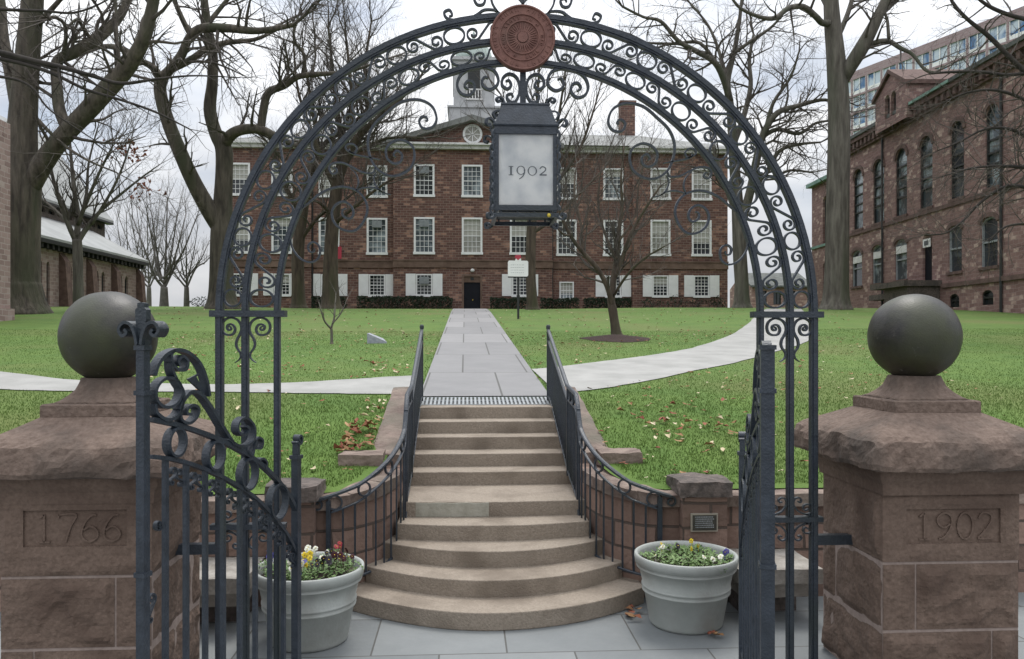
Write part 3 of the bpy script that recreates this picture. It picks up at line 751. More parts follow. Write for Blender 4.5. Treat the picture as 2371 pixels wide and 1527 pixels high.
def pillar(x0, x1, y0, y1, label, year, inner, joints):
    cx, cy = (x0 + x1) / 2, (y0 + y1) / 2
    t = thing('gate_pillar', (cx, cy, 0), label, 'pillar', 'brownstone gate pillars with stone balls')
    core = MB(); core.box(x0 + .003, x1 - .003, y0 + .003, y1 - .003, -.02, .904); core.box(x0 + .03, x1 - .03, y0 + .05, y1 - .03, .9, 1.40); core.build('mortar', M['mortar'], t)
    mb = MB(); sd = int(abs(x0) * 10)
    jx1, jx2, jy = joints
    zc = [(0, .435), (.445, .892), (.902, 1.365)]
    # bottom course
    stone(mb, x0, jx1, y0, y1, *zc[0], 'fl', sd); stone(mb, jx1, x1, y0, y1, *zc[0], 'fr', sd + 2)
    # second course with a joint on the front and one on the passage side
    if inner == 'l':
        stone(mb, x0, jx2, y0, jy, *zc[1], 'fl', sd + 5, .034); stone(mb, jx2, x1, y0, y1, *zc[1], 'fr', sd + 6); stone(mb, x0, x1 - .1, jy, y1, *zc[1], 'lb', sd + 8)
    else:
        stone(mb, jx2, x1, y0, jy, *zc[1], 'fr', sd + 5, .034); stone(mb, x0, jx2, y0, y1, *zc[1], 'fl', sd + 6); stone(mb, x0 + .1, x1, jy, y1, *zc[1], 'rb', sd + 8)
    # inscribed block: worked front with a sunk panel
    z0, z1 = zc[2]
    stone(mb, x0, x1, y0, y1, z0, z1, inner + 'b', sd + 9, .045)
    oth = 'r' if inner == 'l' else 'l'
    stone(mb, x0, x1, y0, y1, z0, z1, oth, sd + 13, .02)
    if inner == 'l': pa, pb = PY(2098, 1180, y0), PY(2316, 1257, y0)
    else: pa, pb = PY(54, 1183, y0), PY(294, 1264, y0)
    fy = y0 - .004
    # the front face as a grid round the panel, slightly uneven
    us = [x0, pa[0], pb[0], x1]; vs_ = [z0 + .004, pb[2], pa[2], z1 - .004]
    for i in range(3):
        for j in range(3):
            if i == 1 and j == 1: continue
            nu, nv = max(2, int((us[i + 1] - us[i]) / .03)), max(2, int((vs_[j + 1] - vs_[j]) / .03)); k = len(mb.v)
            for a in range(nu + 1):
                for b in range(nv + 1):
                    x = us[i] + (us[i + 1] - us[i]) * a / nu; z = vs_[j] + (vs_[j + 1] - vs_[j]) * b / nv
                    dpan = max(pa[0] - x, x - pb[0], pb[2] - z, z - pa[2], 0); dz_ = min(x - x0, x1 - x, z - z0, z1 - z)
                    mb.v.append((x, fy - max(0, mnoise.noise(Vector((x * 6, z * 9, sd))) + .3) * .022 * sstep(.0, .06, dpan) * sstep(0, .05, dz_), z))
            for a in range(nu):
                for b in range(nv): q = k + a * (nv + 1) + b; mb.f.append((q, q + nv + 1, q + nv + 2, q + 1))
    dp = .016
    A = [(pa[0], pb[2]), (pb[0], pb[2]), (pb[0], pa[2]), (pa[0], pa[2])]
    mb.add([(x, fy, z) for x, z in A] + [(x, fy + dp, z) for x, z in A], [(4, 5, 6, 7)] + [(i, (i + 1) % 4, 4 + (i + 1) % 4, 4 + i) for i in range(4)])
    shaft = mb.build('shaft', M['stone'], t)
    dg = MB(); W_ = pb[0] - pa[0]; Hh = (pa[2] - pb[2])
    digits(dg, year, pa[0] + W_ * .12, pb[2] + Hh * .12, Hh * .76, W_ * .215, .011, .014, lambda u, v, n_: (u, fy + dp - .004 + n_, v))
    dg.build('numerals', M['stone'], shaft)
    hw = (x1 - x0) / 2
    mb = MB(); sq_loft(mb, [(hw + .012, 1.358, 0, .002), (hw + .02, 1.43, 0, .002), (hw + .05, 1.475, 0, .003), (hw + .055, 1.53, 0, .003)], cx, cy, 14, seed=sd); mb.build('necking', M['stone'], t)
    mb = MB(); e = hw + .155
    sq_loft(mb, [(e - .06, 1.528, 0, .006), (e - .005, 1.54, 0, .018), (e + .012, 1.57, .02, .030), (e + .012, 1.61, .02, .036), (e + .01, 1.65, .02, .036), (e, 1.69, .03, .032), (e - .015, 1.725, .03, .024), (e - .05, 1.755, .03, .014), (e - .09, 1.775, .02, .010), (e - .14, 1.797, .02, .009), (e - .24, 1.845, 0, .005), (.29, 1.898, 0, .003)], cx, cy, 30, seed=sd)
    cap = mb.build('cap', M['stonecap'], t)
    mb = MB(); sq_loft(mb, [(.300, 1.886, 0, .002), (.306, 1.893, 0, .002), (.306, 1.963, 0, .002), (.298, 1.972, 0, .002)], cx, cy, 12, seed=sd); mb.build('plinth', M['stonecap'], cap)
    mb = MB(); sq_loft(mb, [(.266, 1.971, 0, 0), (.228, 1.990, .05, .001), (.198, 2.022, .2, .001), (.180, 2.06, .5, .001), (.170, 2.135, .9, 0)], cx, cy, 12, seed=sd); mb.build('neck', M['stonecap'], cap, True)
    mb = MB(); mb.lathe([(.312 * math.sin(math.pi * i / 40) + .0005, -.312 * math.cos(math.pi * i / 40)) for i in range(41)], (cx, cy, 2.415), 72); mb.v = [tuple(Vector(p_) + (Vector(p_) - Vector((cx, cy, 2.415))) * (mnoise.noise(Vector(p_) * 6 + Vector((sd, 0, 0))) * .012 + mnoise.noise(Vector(p_) * 19) * .005)) for p_ in mb.v]; mb.build('ball', M['ball'], t, True)
    return t
pillar(2.786, 3.735, 5.25, 6.15, 'right brownstone gate pillar inscribed 1902, dark stone ball on top', '1902', 'l', (3.545, 3.015, 5.94))
pillar(-2.915, -1.985, 5.25, 6.185, 'left brownstone gate pillar inscribed 1766, dark stone ball on top', '1766', 'r', (-2.71, -2.209, 6.0))
# ================================================================ IRON ARCH
AX, AY, AZ = .408, 5.70, 2.574
RO, RM = 2.104, 1.93
def r_in(a): return 1.712 + .068 * math.sin(a) ** 2
def mA(u, v, n_): return (u, AY + n_, v)
arch = thing('iron_arch', (AX, AY, 0), 'scrolled dark iron arch spanning the gateway between the two pillars', 'arch')
def arch_rail(rf, w_, d_):
    mb = MB(); pts = [(AX + rf(0), 0.0), (AX + rf(0), 1.2)] + [(AX + rf(R(a)) * math.cos(R(a)), AZ + rf(R(a)) * math.sin(R(a))) for a in range(0, 181, 3)] + [(AX - rf(0), 1.2), (AX - rf(0), 0.0)]
    mb.sweep(pts, w_, d_, mA)
    # a rolled ridge on the face of the bar
    mb.sweep(pts, w_ * .5, d_ + .016, mA)
    mb.build('arch_rail', M['iron'], arch)
arch_rail(lambda a: RO, .050, .05); arch_rail(lambda a: RM, .046, .046); arch_rail(r_in, .040, .05)
def band(rf0, rf1, name):
    """rings and S-scrolls filling the space between two rails"""
    for side in (1, -1):
        rm0 = (rf0(.8) + rf1(.8)) / 2; UL = R(12.1) * rm0; g0 = (rf0(.8) - rf1(.8)) / 2 - .024
        def mp(u, v, n_):
            a = u / rm0; g_ = (rf0(a) - rf1(a)) / 2 - .024; r = (rf0(a) + rf1(a)) / 2 + v * g_ / g0
            return (AX + side * r * math.cos(a), AY + n_, AZ + r * math.sin(a))
        for k in range(8):
            s0 = k * UL + .045; fl = 1 if k % 2 else -1; rx = .064 + .016 * k / 7
            if (s0 + rx) / rm0 < R(86.5): rg_ = MB(); rg_.sweep(ring((s0 + rx, 0), rx - .005, g0 - .004, 30), .013, .03, mp, closed=True); rg_.build('ring', M['iron'], arch)
            if k == 7: continue
            rr_ = min(.052, g0 - .004); c0, c1 = s0 + 2 * rx + rr_ + .004, s0 + UL - rr_ - .004
            scr = MB(); scr.sweep(s_scroll((c0, fl * (g0 - rr_)), (c1, -fl * (g0 - rr_)), rr_, rr_, -fl, 1.35), .013, .028, mp); scr.build('scroll', M['iron'], arch)
band(lambda a: RO, lambda a: RM, 'outer'); band(lambda a: RM, r_in, 'inner')
# bands across the legs, volutes below and above them
LEGX = [(-RO, -RM, -r_in(0)), (r_in(0), RM, RO)]
for lx in LEGX:
    a, b = AX + min(lx) - .06, AX + max(lx) + .06
    mb = MB(); mb.box(a, b, AY - .045, AY + .045, AZ - .022, AZ + .022); mb.build('cross_band', M['iron'], arch)
    z2 = 1.10; mb = MB(); mb.box(a, b, AY - .036, AY + .036, z2 - .018, z2 + .018); mb.build('cross_band', M['iron'], arch)
    xm = AX + lx[1]; S_ = 1 / 327.0
    for sg in (1, -1):
        P = [(250 + 45, 475), (290, 500), (315, 510), (335, 480), (310, 450), (275, 460), (262, 510), (290, 550), (335, 555), (368, 520), (362, 470), (325, 425), (270, 420)]
        sp = [((x - 485) / 5.09 * S_, (362 - y) / 5.09 * S_) for x, y in [(300, 470), (318, 482), (322, 505), (300, 515), (278, 495), (282, 462), (315, 447), (350, 462), (368, 510), (345, 560), (290, 572), (235, 545), (216, 480), (235, 415), (290, 375), (350, 375), (405, 405), (436, 460), (440, 520), (418, 575), (392, 620), (380, 680), (395, 730), (425, 775), (432, 820), (410, 860), (368, 890)]]
        k_ = abs(lx[1] - (lx[0] if (sg < 0) == (lx[0] < lx[1]) else lx[2])) / .176
        q = catmull(sp, 4); mb = MB(); th = [.006 + .008 * min(1, i / 12) if i < len(q) * .8 else .014 - .010 * (i - len(q) * .8) / (len(q) * .2) for i in range(len(q))]
        mb.sweep([(xm + sg * -u * -1 * (-1) * min(1.05, max(.85, k_)), AZ - .022 + v) for u, v in q], th, .028, mA); mb.build('volute', M['iron'], arch)
        for up in (1, -1):
            A1 = [(345, 312), (300, 300), (240, 272), (205, 230), (190, 185), (205, 145), (238, 135), (262, 155), (255, 180), (232, 175)]
            B1 = [(300, 302), (350, 285), (362, 240), (335, 205), (292, 208), (278, 240), (300, 262), (325, 245)]
            for C_ in (A1, B1):
                q = catmull([(xm + sg * (x - 160) / 3.754 * S_, z2 + up * (345 - y) / 3.754 * S_ * .9) for x, y in C_], 4)
                mb = MB(); mb.sweep(q, .010, .024, mA); mb.build('volute', M['iron'], arch)
    # stay bar to the pillar
    xo = AX + (RO if lx[0] > 0 else -RO); sgn = 1 if lx[0] > 0 else -1
    xp = 2.80 if sgn > 0 else -2.00
    mb = MB(); mb.box(min(xo, xp + sgn * .03), max(xo, xp + sgn * .03), AY - .03, AY + .03, .915, .985); mb.build('stay_bar', M['iron'], arch)
    mb = MB(); mb.box(min(lx) + AX - .07, max(lx) + AX + .07, AY - .07, AY + .07, -.01, .05); mb.build('foot_plate', M['iron'], arch)
# tendrils inside the arch, drawn for the right half and mirrored
def q4(L_): return [(1400 + x / 3.636, 220 + y / 3.636) for x, y in L_]
def q3(L_): return [(1000 + x / 2.7267, y / 2.7267) for x, y in L_]
T_BIG = q4([(128, 248), (112, 238), (125, 215), (155, 215), (180, 250), (160, 300), (110, 312), (60, 285), (38, 220), (70, 130), (150, 80), (250, 75), (350, 110), (450, 195), (545, 290), (592, 400), (588, 520), (535, 640), (440, 705), (340, 700), (250, 640), (218, 540), (240, 455), (320, 412), (400, 432), (448, 490), (440, 565), (385, 608), (330, 588), (322, 530), (362, 502), (388, 535), (370, 552)])
T_WAVE = q4([(500, 578), (600, 560), (700, 540), (770, 500), (765, 465), (720, 455), (685, 485), (700, 528), (738, 520), (745, 495)])
T_WAVE2 = q4([(535, 645), (560, 690), (640, 685), (720, 645), (800, 612), (880, 620), (905, 660), (880, 705), (845, 690), (850, 660), (872, 660)])
T_HOOK = q4([(530, 680), (548, 740), (520, 810), (470, 850), (410, 865)])
T_LOW = q4([(1120, 990), (1050, 930), (980, 870), (890, 825), (790, 808), (690, 835), (625, 900), (600, 990), (630, 1090), (700, 1165), (790, 1162), (860, 1110), (885, 1030), (855, 960), (790, 930), (730, 965), (712, 1030), (745, 1070), (795, 1045), (798, 1000), (770, 985)])
T_LINK = q4([(470, 850), (540, 815), (620, 812), (690, 835)])
T_LOOP = q4([(690, 830), (672, 770), (690, 700), (740, 650)])
T_FOOT = q4([(1215, 1215), (1200, 1310), (1140, 1395), (1060, 1430), (1000, 1405), (978, 1345), (990, 1290), (1035, 1265), (1072, 1295), (1062, 1342), (1028, 1345), (1022, 1315)])
T_A = q3([(690, 520), (668, 515), (655, 545), (680, 568), (712, 545), (706, 500), (670, 474), (625, 490), (603, 540), (606, 600), (632, 648), (670, 645), (682, 612), (655, 598), (642, 618)])
T_B = q3([(800, 505), (822, 500), (838, 530), (825, 562), (785, 575), (745, 548), (736, 505), (765, 455), (835, 435), (910, 450), (970, 492), (992, 555), (970, 605), (920, 618), (885, 582), (890, 540), (925, 528), (947, 560), (922, 578)])
C_A = q3([(725, 95), (762, 75), (825, 78), (870, 110), (925, 138), (1000, 150), (1055, 140), (1072, 105), (1040, 88), (1022, 118), (1042, 128)])
C_B = q3([(735, 90), (770, 40), (782, -10), (790, -70), (830, -100), (875, -70), (888, 0), (868, 45), (830, 42), (818, 5), (845, -5), (856, 15)])
C_C = q3([(574, 40), (600, 0), (640, -35), (655, -80), (625, -105), (602, -80), (620, -60)])
CPX = 1213.0
def tendril(px, name, th, dep=.026):
    pw_ = [PY(x, y, AY) for x, y in px]
    q = catmull([(p[0] - .4147, p[2]) for p in pw_], 5)
    for sg in (1, -1):
        mb = MB(); mb.sweep([(AX + sg * u, v) for u, v in q], [th * (.55 + .45 * min(1, i / 10, (len(q) - 1 - i) / 10)) for i in range(len(q))], dep, mA); mb.build(name, M['iron'], arch)
for c, th in ((T_BIG, .016), (T_WAVE, .012), (T_WAVE2, .013), (T_HOOK, .011), (T_LOW, .015), (T_LINK, .012), (T_LOOP, .011), (T_FOOT, .013)): tendril(c, 'tendril', th)
for c in (T_A, T_B): tendril(c, 'hanger_scroll', .018, .035)
for c in (C_A, C_B, C_C): tendril(c, 'crest_scroll', .016)
mb = MB(); mb.bar((AX, AY, 4.2), (AX, AY, 5.05), .016); mb.bar((AX, AY, 4.9), (AX, AY, 5.12), .03); mb.build('crest_spike', M['iron'], arch)
mb = MB(); mb.box(AX - .02, AX + .02, AY - .02, AY + .02, 4.05, 4.60); mb.build('hanger_post', M['iron'], arch)
# medallion
mc = PY(1210, 88, AY - .06); MR = 75 / 327
def mM(u, v, n_): return (mc[0] + u, AY - .06 + n_, mc[2] + v)
mb = MB()
def discY(mb, prof, n=64):
    k = len(mb.v)
    for r, d in prof:
        for j in range(n): a = 2 * math.pi * j / n; mb.v.append(mM(r * math.cos(a), r * math.sin(a), d))
    for i in range(len(prof) - 1):
        for j in range(n): a = k + i * n + j; b = k + i * n + (j + 1) % n; mb.f.append((a, b, b + n, a + n))
    mb.f.append(tuple(range(k, k + n))); mb.f.append(tuple(range(k + (len(prof) - 1) * n, k + len(prof) * n)))
discY(mb, [(MR - .01, .05), (MR, .04), (MR, -.012), (MR - .006, -.020), (MR - .014, -.018), (MR - .018, -.008), (MR * .72, -.008), (MR * .715, -.016), (MR * .69, -.016), (MR * .685, -.006), (MR * .52, -.006), (MR * .515, -.015), (MR * .485, -.015), (MR * .48, -.004), (.001, -.004)])
med = mb.build('medallion', M['medal'], arch); med['label'] = 'round red-brown seal with a sunburst inside two lettered rings'
mb = MB()
for k in range(32):
    a = 2 * math.pi * k / 32; c, s = math.cos(a), math.sin(a)
    mb.sweep([(c * MR * .17, s * MR * .17), (c * MR * .44, s * MR * .44)], [.012, .003] if k % 2 else [.009, .002], .012, mM, -.006)
mb.sweep(ring((0, 0), MR * .08, MR * .08, 20), MR * .16, .02, mM, -.008, closed=True)
mb.build('sunburst', M['medal'], med)
mb = MB(); rr_ = random.Random(11)
for rad, n_, hh in ((.855, 30, .026), (.60, 30, .017)):
    for k in range(n_):
        if k in (0, n_ // 2) or rr_.random() < .12: continue
        a = 2 * math.pi * k / n_ + math.pi / 2; c, s = math.cos(a), math.sin(a); r0, r1 = MR * rad - hh / 2, MR * rad + hh / 2; wd = hh * .32
        kind = rr_.randrange(4)
        def Pt(u, r): return (c * r - s * u, s * r + c * u)
        if kind != 2: mb.sweep([Pt(-wd, r0), Pt(-wd, r1)], .0045, .008, mM, -.009)
        if kind in (0, 2): mb.sweep([Pt(-wd, r1), Pt(wd, r1)], .0045, .008, mM, -.0095)
        if kind in (1, 3): mb.sweep([Pt(wd, r0), Pt(wd, r1)], .0045, .008, mM, -.009)
        if kind in (0, 1): mb.sweep([Pt(-wd, (r0 + r1) / 2), Pt(wd, (r0 + r1) / 2)], .0045, .008, mM, -.0097)
        if kind == 2: mb.sweep([Pt(0, r0), Pt(0, r1)], .0045, .008, mM, -.009)
mb.build('lettering', M['medal'], med)

# ================================================================ LANTERN
LX, LZ0, LZ1 = .4147, 3.275, 3.855
lan = thing('lantern', (LX, AY, 3.22), 'square iron lantern with frosted panes marked 1902, hanging under the arch', 'lantern')
HL = .212
def ringbox(mb, h, z0, z1): mb.box(LX - h, LX + h, AY - h, AY + h, z0, z1)
mb = MB()
for sx in (-1, 1):
    for sy in (-1, 1):
        x, y = LX + sx * (HL - .013), AY + sy * (HL - .013); mb.box(x - .013, x + .013, y - .013, y + .013, LZ0 - .01, LZ1 - .01)
def hoop(mb, h, wd, z0, z1):
    for s in (-1, 1):
        mb.box(LX - h, LX + h, AY + s * h - (wd if s > 0 else 0), AY + s * h + (0 if s > 0 else wd), z0, z1)
        mb.box(LX + s * h - (wd if s > 0 else 0), LX + s * h + (0 if s > 0 else wd), AY - h + wd, AY + h - wd, z0, z1)
hoop(mb, HL + .004, .026, LZ0, LZ0 + .036); hoop(mb, HL + .004, .026, LZ1 - .058, LZ1 - .004)
mb.build('frame', M['iron'], lan)
mb = MB(); hoop(mb, HL - .023, .008, LZ0 + .037, LZ0 + .045); hoop(mb, HL - .023, .008, LZ1 - .067, LZ1 - .059); mb.build('glazing_bead', M['iron'], lan)
hp = HL - .018
for s, ax in ((-1, 'y'), (1, 'y'), (-1, 'x'), (1, 'x')):
    mb = MB(); z0, z1 = LZ0 + .04, LZ1 - .045; e = HL - .022
    if ax == 'y': mb.box(LX - e, LX + e, AY + s * hp - .002, AY + s * hp + .002, z0, z1)
    else: mb.box(LX + s * hp - .002, LX + s * hp + .002, AY - e, AY + e, z0, z1)
    pane = mb.build('pane', M['frost'], lan)
    if ax == 'y' and s < 0:
        pane['label'] = 'frosted front pane lettered 1902'
        yy = AY - hp - .004; dg = MB(); K = 1 / 339.0
        def mp(u, v, n_): return (u, yy + n_, v)
        a = PY(1173, 406, yy); h = 21 * K; x = a[0]; z = a[2]
        # old-style numerals: small I, descending nine, round nought and small two
        dg.sweep([(x + .030, z + h), (x + .030, z)], .012, .003, mp); dg.sweep([(x + .014, z + .002), (x + .046, z + .002)], .004, .0032, mp); dg.sweep([(x + .014, z + h - .002), (x + .046, z + h - .002)], .004, .0034, mp)
        x2 = x + .068
        def thick(q, f0, f1): return [f0 + (f1 - f0) * abs(math.sin(math.pi * 2 * i / len(q))) for i in range(len(q))]
        q = ring((x2 + .030, z + h * .55), .026, h * .46, 26); dg.sweep(q, thick(q, .009, .004), .003, mp, closed=True)
        q = catmull([(x2 + .054, z + h * .62), (x2 + .053, z + h * .2), (x2 + .040, z - h * .15), (x2 + .018, z - h * .42)], 5); dg.sweep(q, [.010 - .006 * i / len(q) for i in range(len(q))], .0034, mp)
        x3 = x2 + .078; q = ring((x3 + .030, z + h * .5), .028, h * .49, 26); dg.sweep(q, thick(q, .009, .004), .003, mp, closed=True)
        x4 = x3 + .076; q = catmull([(x4 + .006, z + h * .74), (x4 + .022, z + h * .98), (x4 + .044, z + h * .82), (x4 + .040, z + h * .5), (x4 + .006, z + .004)], 6); dg.sweep(q, .007, .003, mp); dg.sweep([(x4 + .004, z + .004), (x4 + .052, z + .004)], .008, .0034, mp)
        dg.build('numerals', M['ink'], pane)
mb = MB(); k = len(mb.v)
pr = [(HL + .012, LZ1 - .006), (HL + .016, LZ1 + .004), (HL + .012, LZ1 + .016), (HL - .004, LZ1 + .022), (.165, LZ1 + .150), (.17, LZ1 + .156), (.168, LZ1 + .166), (.150, LZ1 + .172), (.045, LZ1 + .20)]
sq_loft(mb, [(h, z, 0, 0) for h, z in pr], LX, AY, 2); mb.build('roof', M['iron'], lan)
mb = MB(); ringbox(mb, HL - .03, LZ0 - .008, LZ0 + .003); hoop(mb, HL + .012, .024, LZ0 - .046, LZ0 - .018)
for sx in (-.8, -.27, .27, .8):
    for sy in (-1, 1): mb.box(LX + sx * HL - .006, LX + sx * HL + .006, AY + sy * (HL - .012) - .006, AY + sy * (HL - .012) + .006, LZ0 - .024, LZ0 + .001)
mb.build('bottom_tray', M['iron'], lan)
for sx in (-1, 1):
    for sy in (-1, 1):
        def mc_(u, v, n_): return (LX + sx * (HL + u) + n_ * .7 * sy, AY + sy * (HL + u * .7) - n_ * .7 * sx, v)
        mb = MB()
        mb.sweep(catmull([(-.01, LZ1 + .0), (.03, LZ1 + .035), (.055, LZ1 + .03), (.06, LZ1 + .0), (.045, LZ1 - .015), (.035, LZ1 + .003)], 5), .012, .02, mc_); mb.build('corner_scroll', M['iron'], lan)
        mb = MB(); mb.sweep(catmull([(-.01, LZ0 - .02), (.02, LZ0 - .055), (.045, LZ0 - .06), (.05, LZ0 - .03), (.032, LZ0 - .025), (.03, LZ0 - .042)], 5), .014, .022, mc_); mb.build('corner_scroll', M['iron'], lan)
        mb = MB(); zz = [LZ1 - .03 - i * (LZ1 - LZ0 - .03) / 26 for i in range(27)]
        mb.sweep([(.004 + .013 * abs(math.sin(i * .92)), z) for i, z in enumerate(zz)], .012, .014, mc_); mb.build('corner_ornament', M['iron'], lan)
        def mt_(u, v, n_): return (LX + sx * (.15 + u) + n_ * .7 * sy, AY + sy * (.15 + u * .7) - n_ * .7 * sx, v)
        mb = MB(); mb.sweep(catmull([(.0, LZ1 + .16), (.01, LZ1 + .19), (.035, LZ1 + .20), (.05, LZ1 + .18), (.035, LZ1 + .165), (.027, LZ1 + .182)], 5), .012, .02, mt_); mb.build('corner_scroll', M['iron'], lan)
        mb = MB(); mb.sweep(catmull([(.058, LZ1 + .045), (.075, LZ1 + .075), (.06, LZ1 + .10), (.03, LZ1 + .11)], 5), .011, .016, mt_); mb.build('corner_scroll', M['iron'], lan)
a = PY(1271, 499, AY - HL - .02); mb = MB(); mb.lathe([(.001, -.014), (.010, -.010), (.013, 0), (.010, .010), (.001, .014)], a, 12); lk = mb.build('padlock', M['brass'], lan, True); lk['label'] = 'tiny yellow padlock'

# ================================================================ GATE LEAVES
def gate(hx, hy, sx, sy, label, finial, flip):
    Hh, Ss = Vector((hx, hy, 0)), Vector((sx, sy, 0)); d = (Ss - Hh); GL = d.length; d.normalize(); nrm = Vector((-d.y, d.x, 0))
    t = thing('gate_leaf', (hx, hy, 0), label, 'gate', 'open iron gate leaves')
    def mG(u, v, n_): p = Hh + d * u + nrm * n_; return (p.x, p.y, v)
    H1, S1 = Vector((-1.174, 5.70, 0)), Vector((-1.64, 4.22, 0)); d1 = (S1 - H1).normalized(); n1_ = Vector((-d1.y, d1.x, 0))
    def L2(zx, zy):      # photo pixel (zoom of the left leaf) -> leaf coordinates
        r = Vector(ray(200 + zx / 2.3865, 660 + zy / 2.3865)); tt = H1.dot(n1_) / Vector((r.x, r.y, 0)).dot(n1_); p = r * tt
        return ((Vector((p.x, p.y, 0)) - H1).dot(d1) * GL / (S1 - H1).length, H0 + p.z)
    def crv(name, pts, th, dep, n=6, taper=False):
        q = catmull([L2(*p) for p in pts], n); mb = MB()
        tk = th if not taper else [th * (.45 + .55 * min(1, i / 8, (len(q) - 1 - i) / 8)) for i in range(len(q))]
        mb.sweep(q, tk, dep, mG); mb.build(name, M['iron'], t)
        return q
    W3 = .036
    mb = MB(); SW = .047 if finial else .070; mb.sweep([(GL, .03), (GL, 2.36)], SW, SW, mG); mb.build('stile', M['iron'], t)
    for z in (2.355, 2.125, 1.2):
        mb = MB(); mb.sweep([(GL, z - .012), (GL, z + .012)], SW + .016, SW + .016, mG); mb.build('collar', M['iron'], t)
    mb = MB(); mb.sweep([(0, .03), (0, 1.58)], .05, .05, mG); mb.build('hinge_post', M['iron'], t)
    mb = MB(); mb.sweep([(0, 1.565), (0, 1.59)], .07, .07, mG); mb.build('collar', M['iron'], t)
    mb = MB(); mb.sweep([(0, 1.58), (0, 1.68)], .036, .04, mG); mb.sweep(spiral((-.02, 1.70), .008, .040, R(-20), 1.2, 1), .016, .05, mG); mb.build('post_scroll', M['iron'], t)
    r1 = crv('upper_rail', [(360, 745), (500, 775), (640, 820), (760, 870), (870, 930), (970, 1000), (1060, 1090), (1130, 1190), (1172, 1290)], .026, W3)
    r2 = crv('lower_rail', [(360, 950), (480, 965), (600, 1000), (720, 1050), (830, 1110), (930, 1180), (1010, 1260), (1090, 1360), (1140, 1450), (1168, 1530)], .022, W3)
    crv('crest_strap', [(362, 500), (380, 440), (425, 385), (490, 360), (555, 380), (615, 440), (650, 530), (664, 615)], .020, .05)
    crv('crest_strap', [(500, 690), (520, 640), (560, 595), (612, 600), (670, 670), (730, 770), (800, 880)], .022, .05)
    crv('crest_scroll', [(500, 445), (490, 420), (515, 395), (543, 420), (535, 465), (495, 470), (462, 440), (452, 390), (470, 360)], .016, .05)
    crv('crest_scroll', [(455, 430), (462, 480), (490, 540), (518, 590), (515, 660), (485, 725), (430, 745), (375, 710), (362, 660)], .018, .05)
    q = [L2(440, 595)]; c = q[0]; mb = MB(); mb.sweep(ring(c, .105, .078, 30), .016, .05, mG, closed=True); mb.build('crest_ring', M['iron'], t)
    crv('crest_scroll', [(520, 640), (505, 690), (510, 745), (550, 765), (590, 735), (605, 690), (580, 665), (545, 680), (540, 710), (565, 715)], .016, .05)
    a = L2(580, 515); b = L2(650, 600); mb = MB(); mb.sweep([(a[0] - .06, a[1] + .02), a, ((a[0] * .4 + b[0] * .6), (a[1] * .4 + b[1] * .6)), b], [.004, .075, .03, .016], .012, mG); mb.build('leaf_tip', M['iron'], t)
    crv('crest_scroll', [(770, 850), (830, 890), (890, 880), (915, 840), (912, 780), (870, 735), (828, 760), (825, 810), (860, 830), (885, 800), (870, 780)], .016, .05)
    crv('crest_scroll', [(880, 920), (905, 940), (918, 890), (935, 845), (962, 860), (955, 900), (925, 900), (930, 875)], .014, .045)
    crv('crest_scroll', [(940, 970), (965, 960), (985, 985), (975, 1015)], .014, .045)
    def zat(q, u):
        for p, r in zip(q, q[1:]):
            if (p[0] - u) * (r[0] - u) <= 0 and abs(p[0] - r[0]) > 1e-9: return p[1] + (r[1] - p[1]) * (u - p[0]) / (r[0] - p[0])
        return q[-1][1]
    for zx, zy in ((490, 870), (705, 935), (890, 1040), (1055, 1205)):
        u, v = L2(zx, zy); v = (zat(r1, u) + zat(r2, u)) / 2; rr_ = max(.05, (zat(r1, u) - zat(r2, u)) / 2 - .014) * .93
        mb = MB(); mb.sweep(ring((u, v), rr_ * .92, rr_, 28), .014, .05, mG, closed=True); mb.build('ring', M['iron'], t)
    NB = 9; us = [GL * (i + .5) / NB for i in range(NB)]
    us = [GL * i / NB for i in range(1, NB)]
    for u in us:
        mb = MB(); mb.sweep([(u, .16), (u, zat(r2, u))], .026, .026, mG); mb.build('bar', M['iron'], t)
    for i in range(NB):
        u0, u1 = GL * i / NB + .018, GL * (i + 1) / NB - .018; um = (u0 + u1) / 2; mb = MB(); h = (u1 - u0) / 2
        z0, z1 = zat(r2, u0), zat(r2, u1); zb = min(zat(r2, um), (z0 + z1) / 2) - .065
        sl_ = (z1 - z0) / (u1 - u0)
        for s in (-1, 1):
            sp = s_scroll((um + s * h * .40, zb + sl_ * s * h * .40), (um + s * h * .55, zb - .058 + sl_ * s * h * .5), h * .46, h * .28, s, 1.0)
            mb.sweep(sp, .008, .022, mG)
        mb.build('bar_scroll', M['iron'], t)
    for z in (.16,):
        mb = MB(); mb.sweep([(.02, z), (GL - .03, z)], .03, .03, mG); mb.build('bottom_rail' if z < .5 else 'middle_rail', M['iron'], t)
    if finial:
        def mF(u, v, n_): p = Hh + d * (GL + n_) + nrm * (u - GL); return (p.x, p.y, v)
        mb = MB(); mb.sweep(catmull([(GL, 2.36), (GL, 2.42), (GL, 2.50), (GL, 2.56), (GL, 2.585)], 4), [.05] * 4 + [.055] * 4 + [.065] * 4 + [.04] * 4 + [.006], .035, mF)
        for s in (-1, 1):
            mb.sweep(catmull([(GL + s * .012, 2.37), (GL + s * .022, 2.42), (GL + s * .048, 2.472), (GL + s * .090, 2.482), (GL + s * .118, 2.45), (GL + s * .098, 2.415), (GL + s * .072, 2.43), (GL + s * .084, 2.448)], 5), .016, .075, mF)
        mb.build('finial', M['iron'], t)
    else:
        mb = MB(); mb.sweep(spiral((GL - .055, 2.335), .012, .055, R(0), 1.1, -1), .018, .05, mG); mb.build('stile_scroll', M['iron'], t)
gate(-1.174, 5.70, -1.64, 4.22, 'open iron gate leaf in front of the 1766 pillar, fleur-de-lis on its stile', True, False)
gate(1.99, 5.70, 1.600, 4.20, 'open iron gate leaf seen edge-on beside the right planter', False, True)

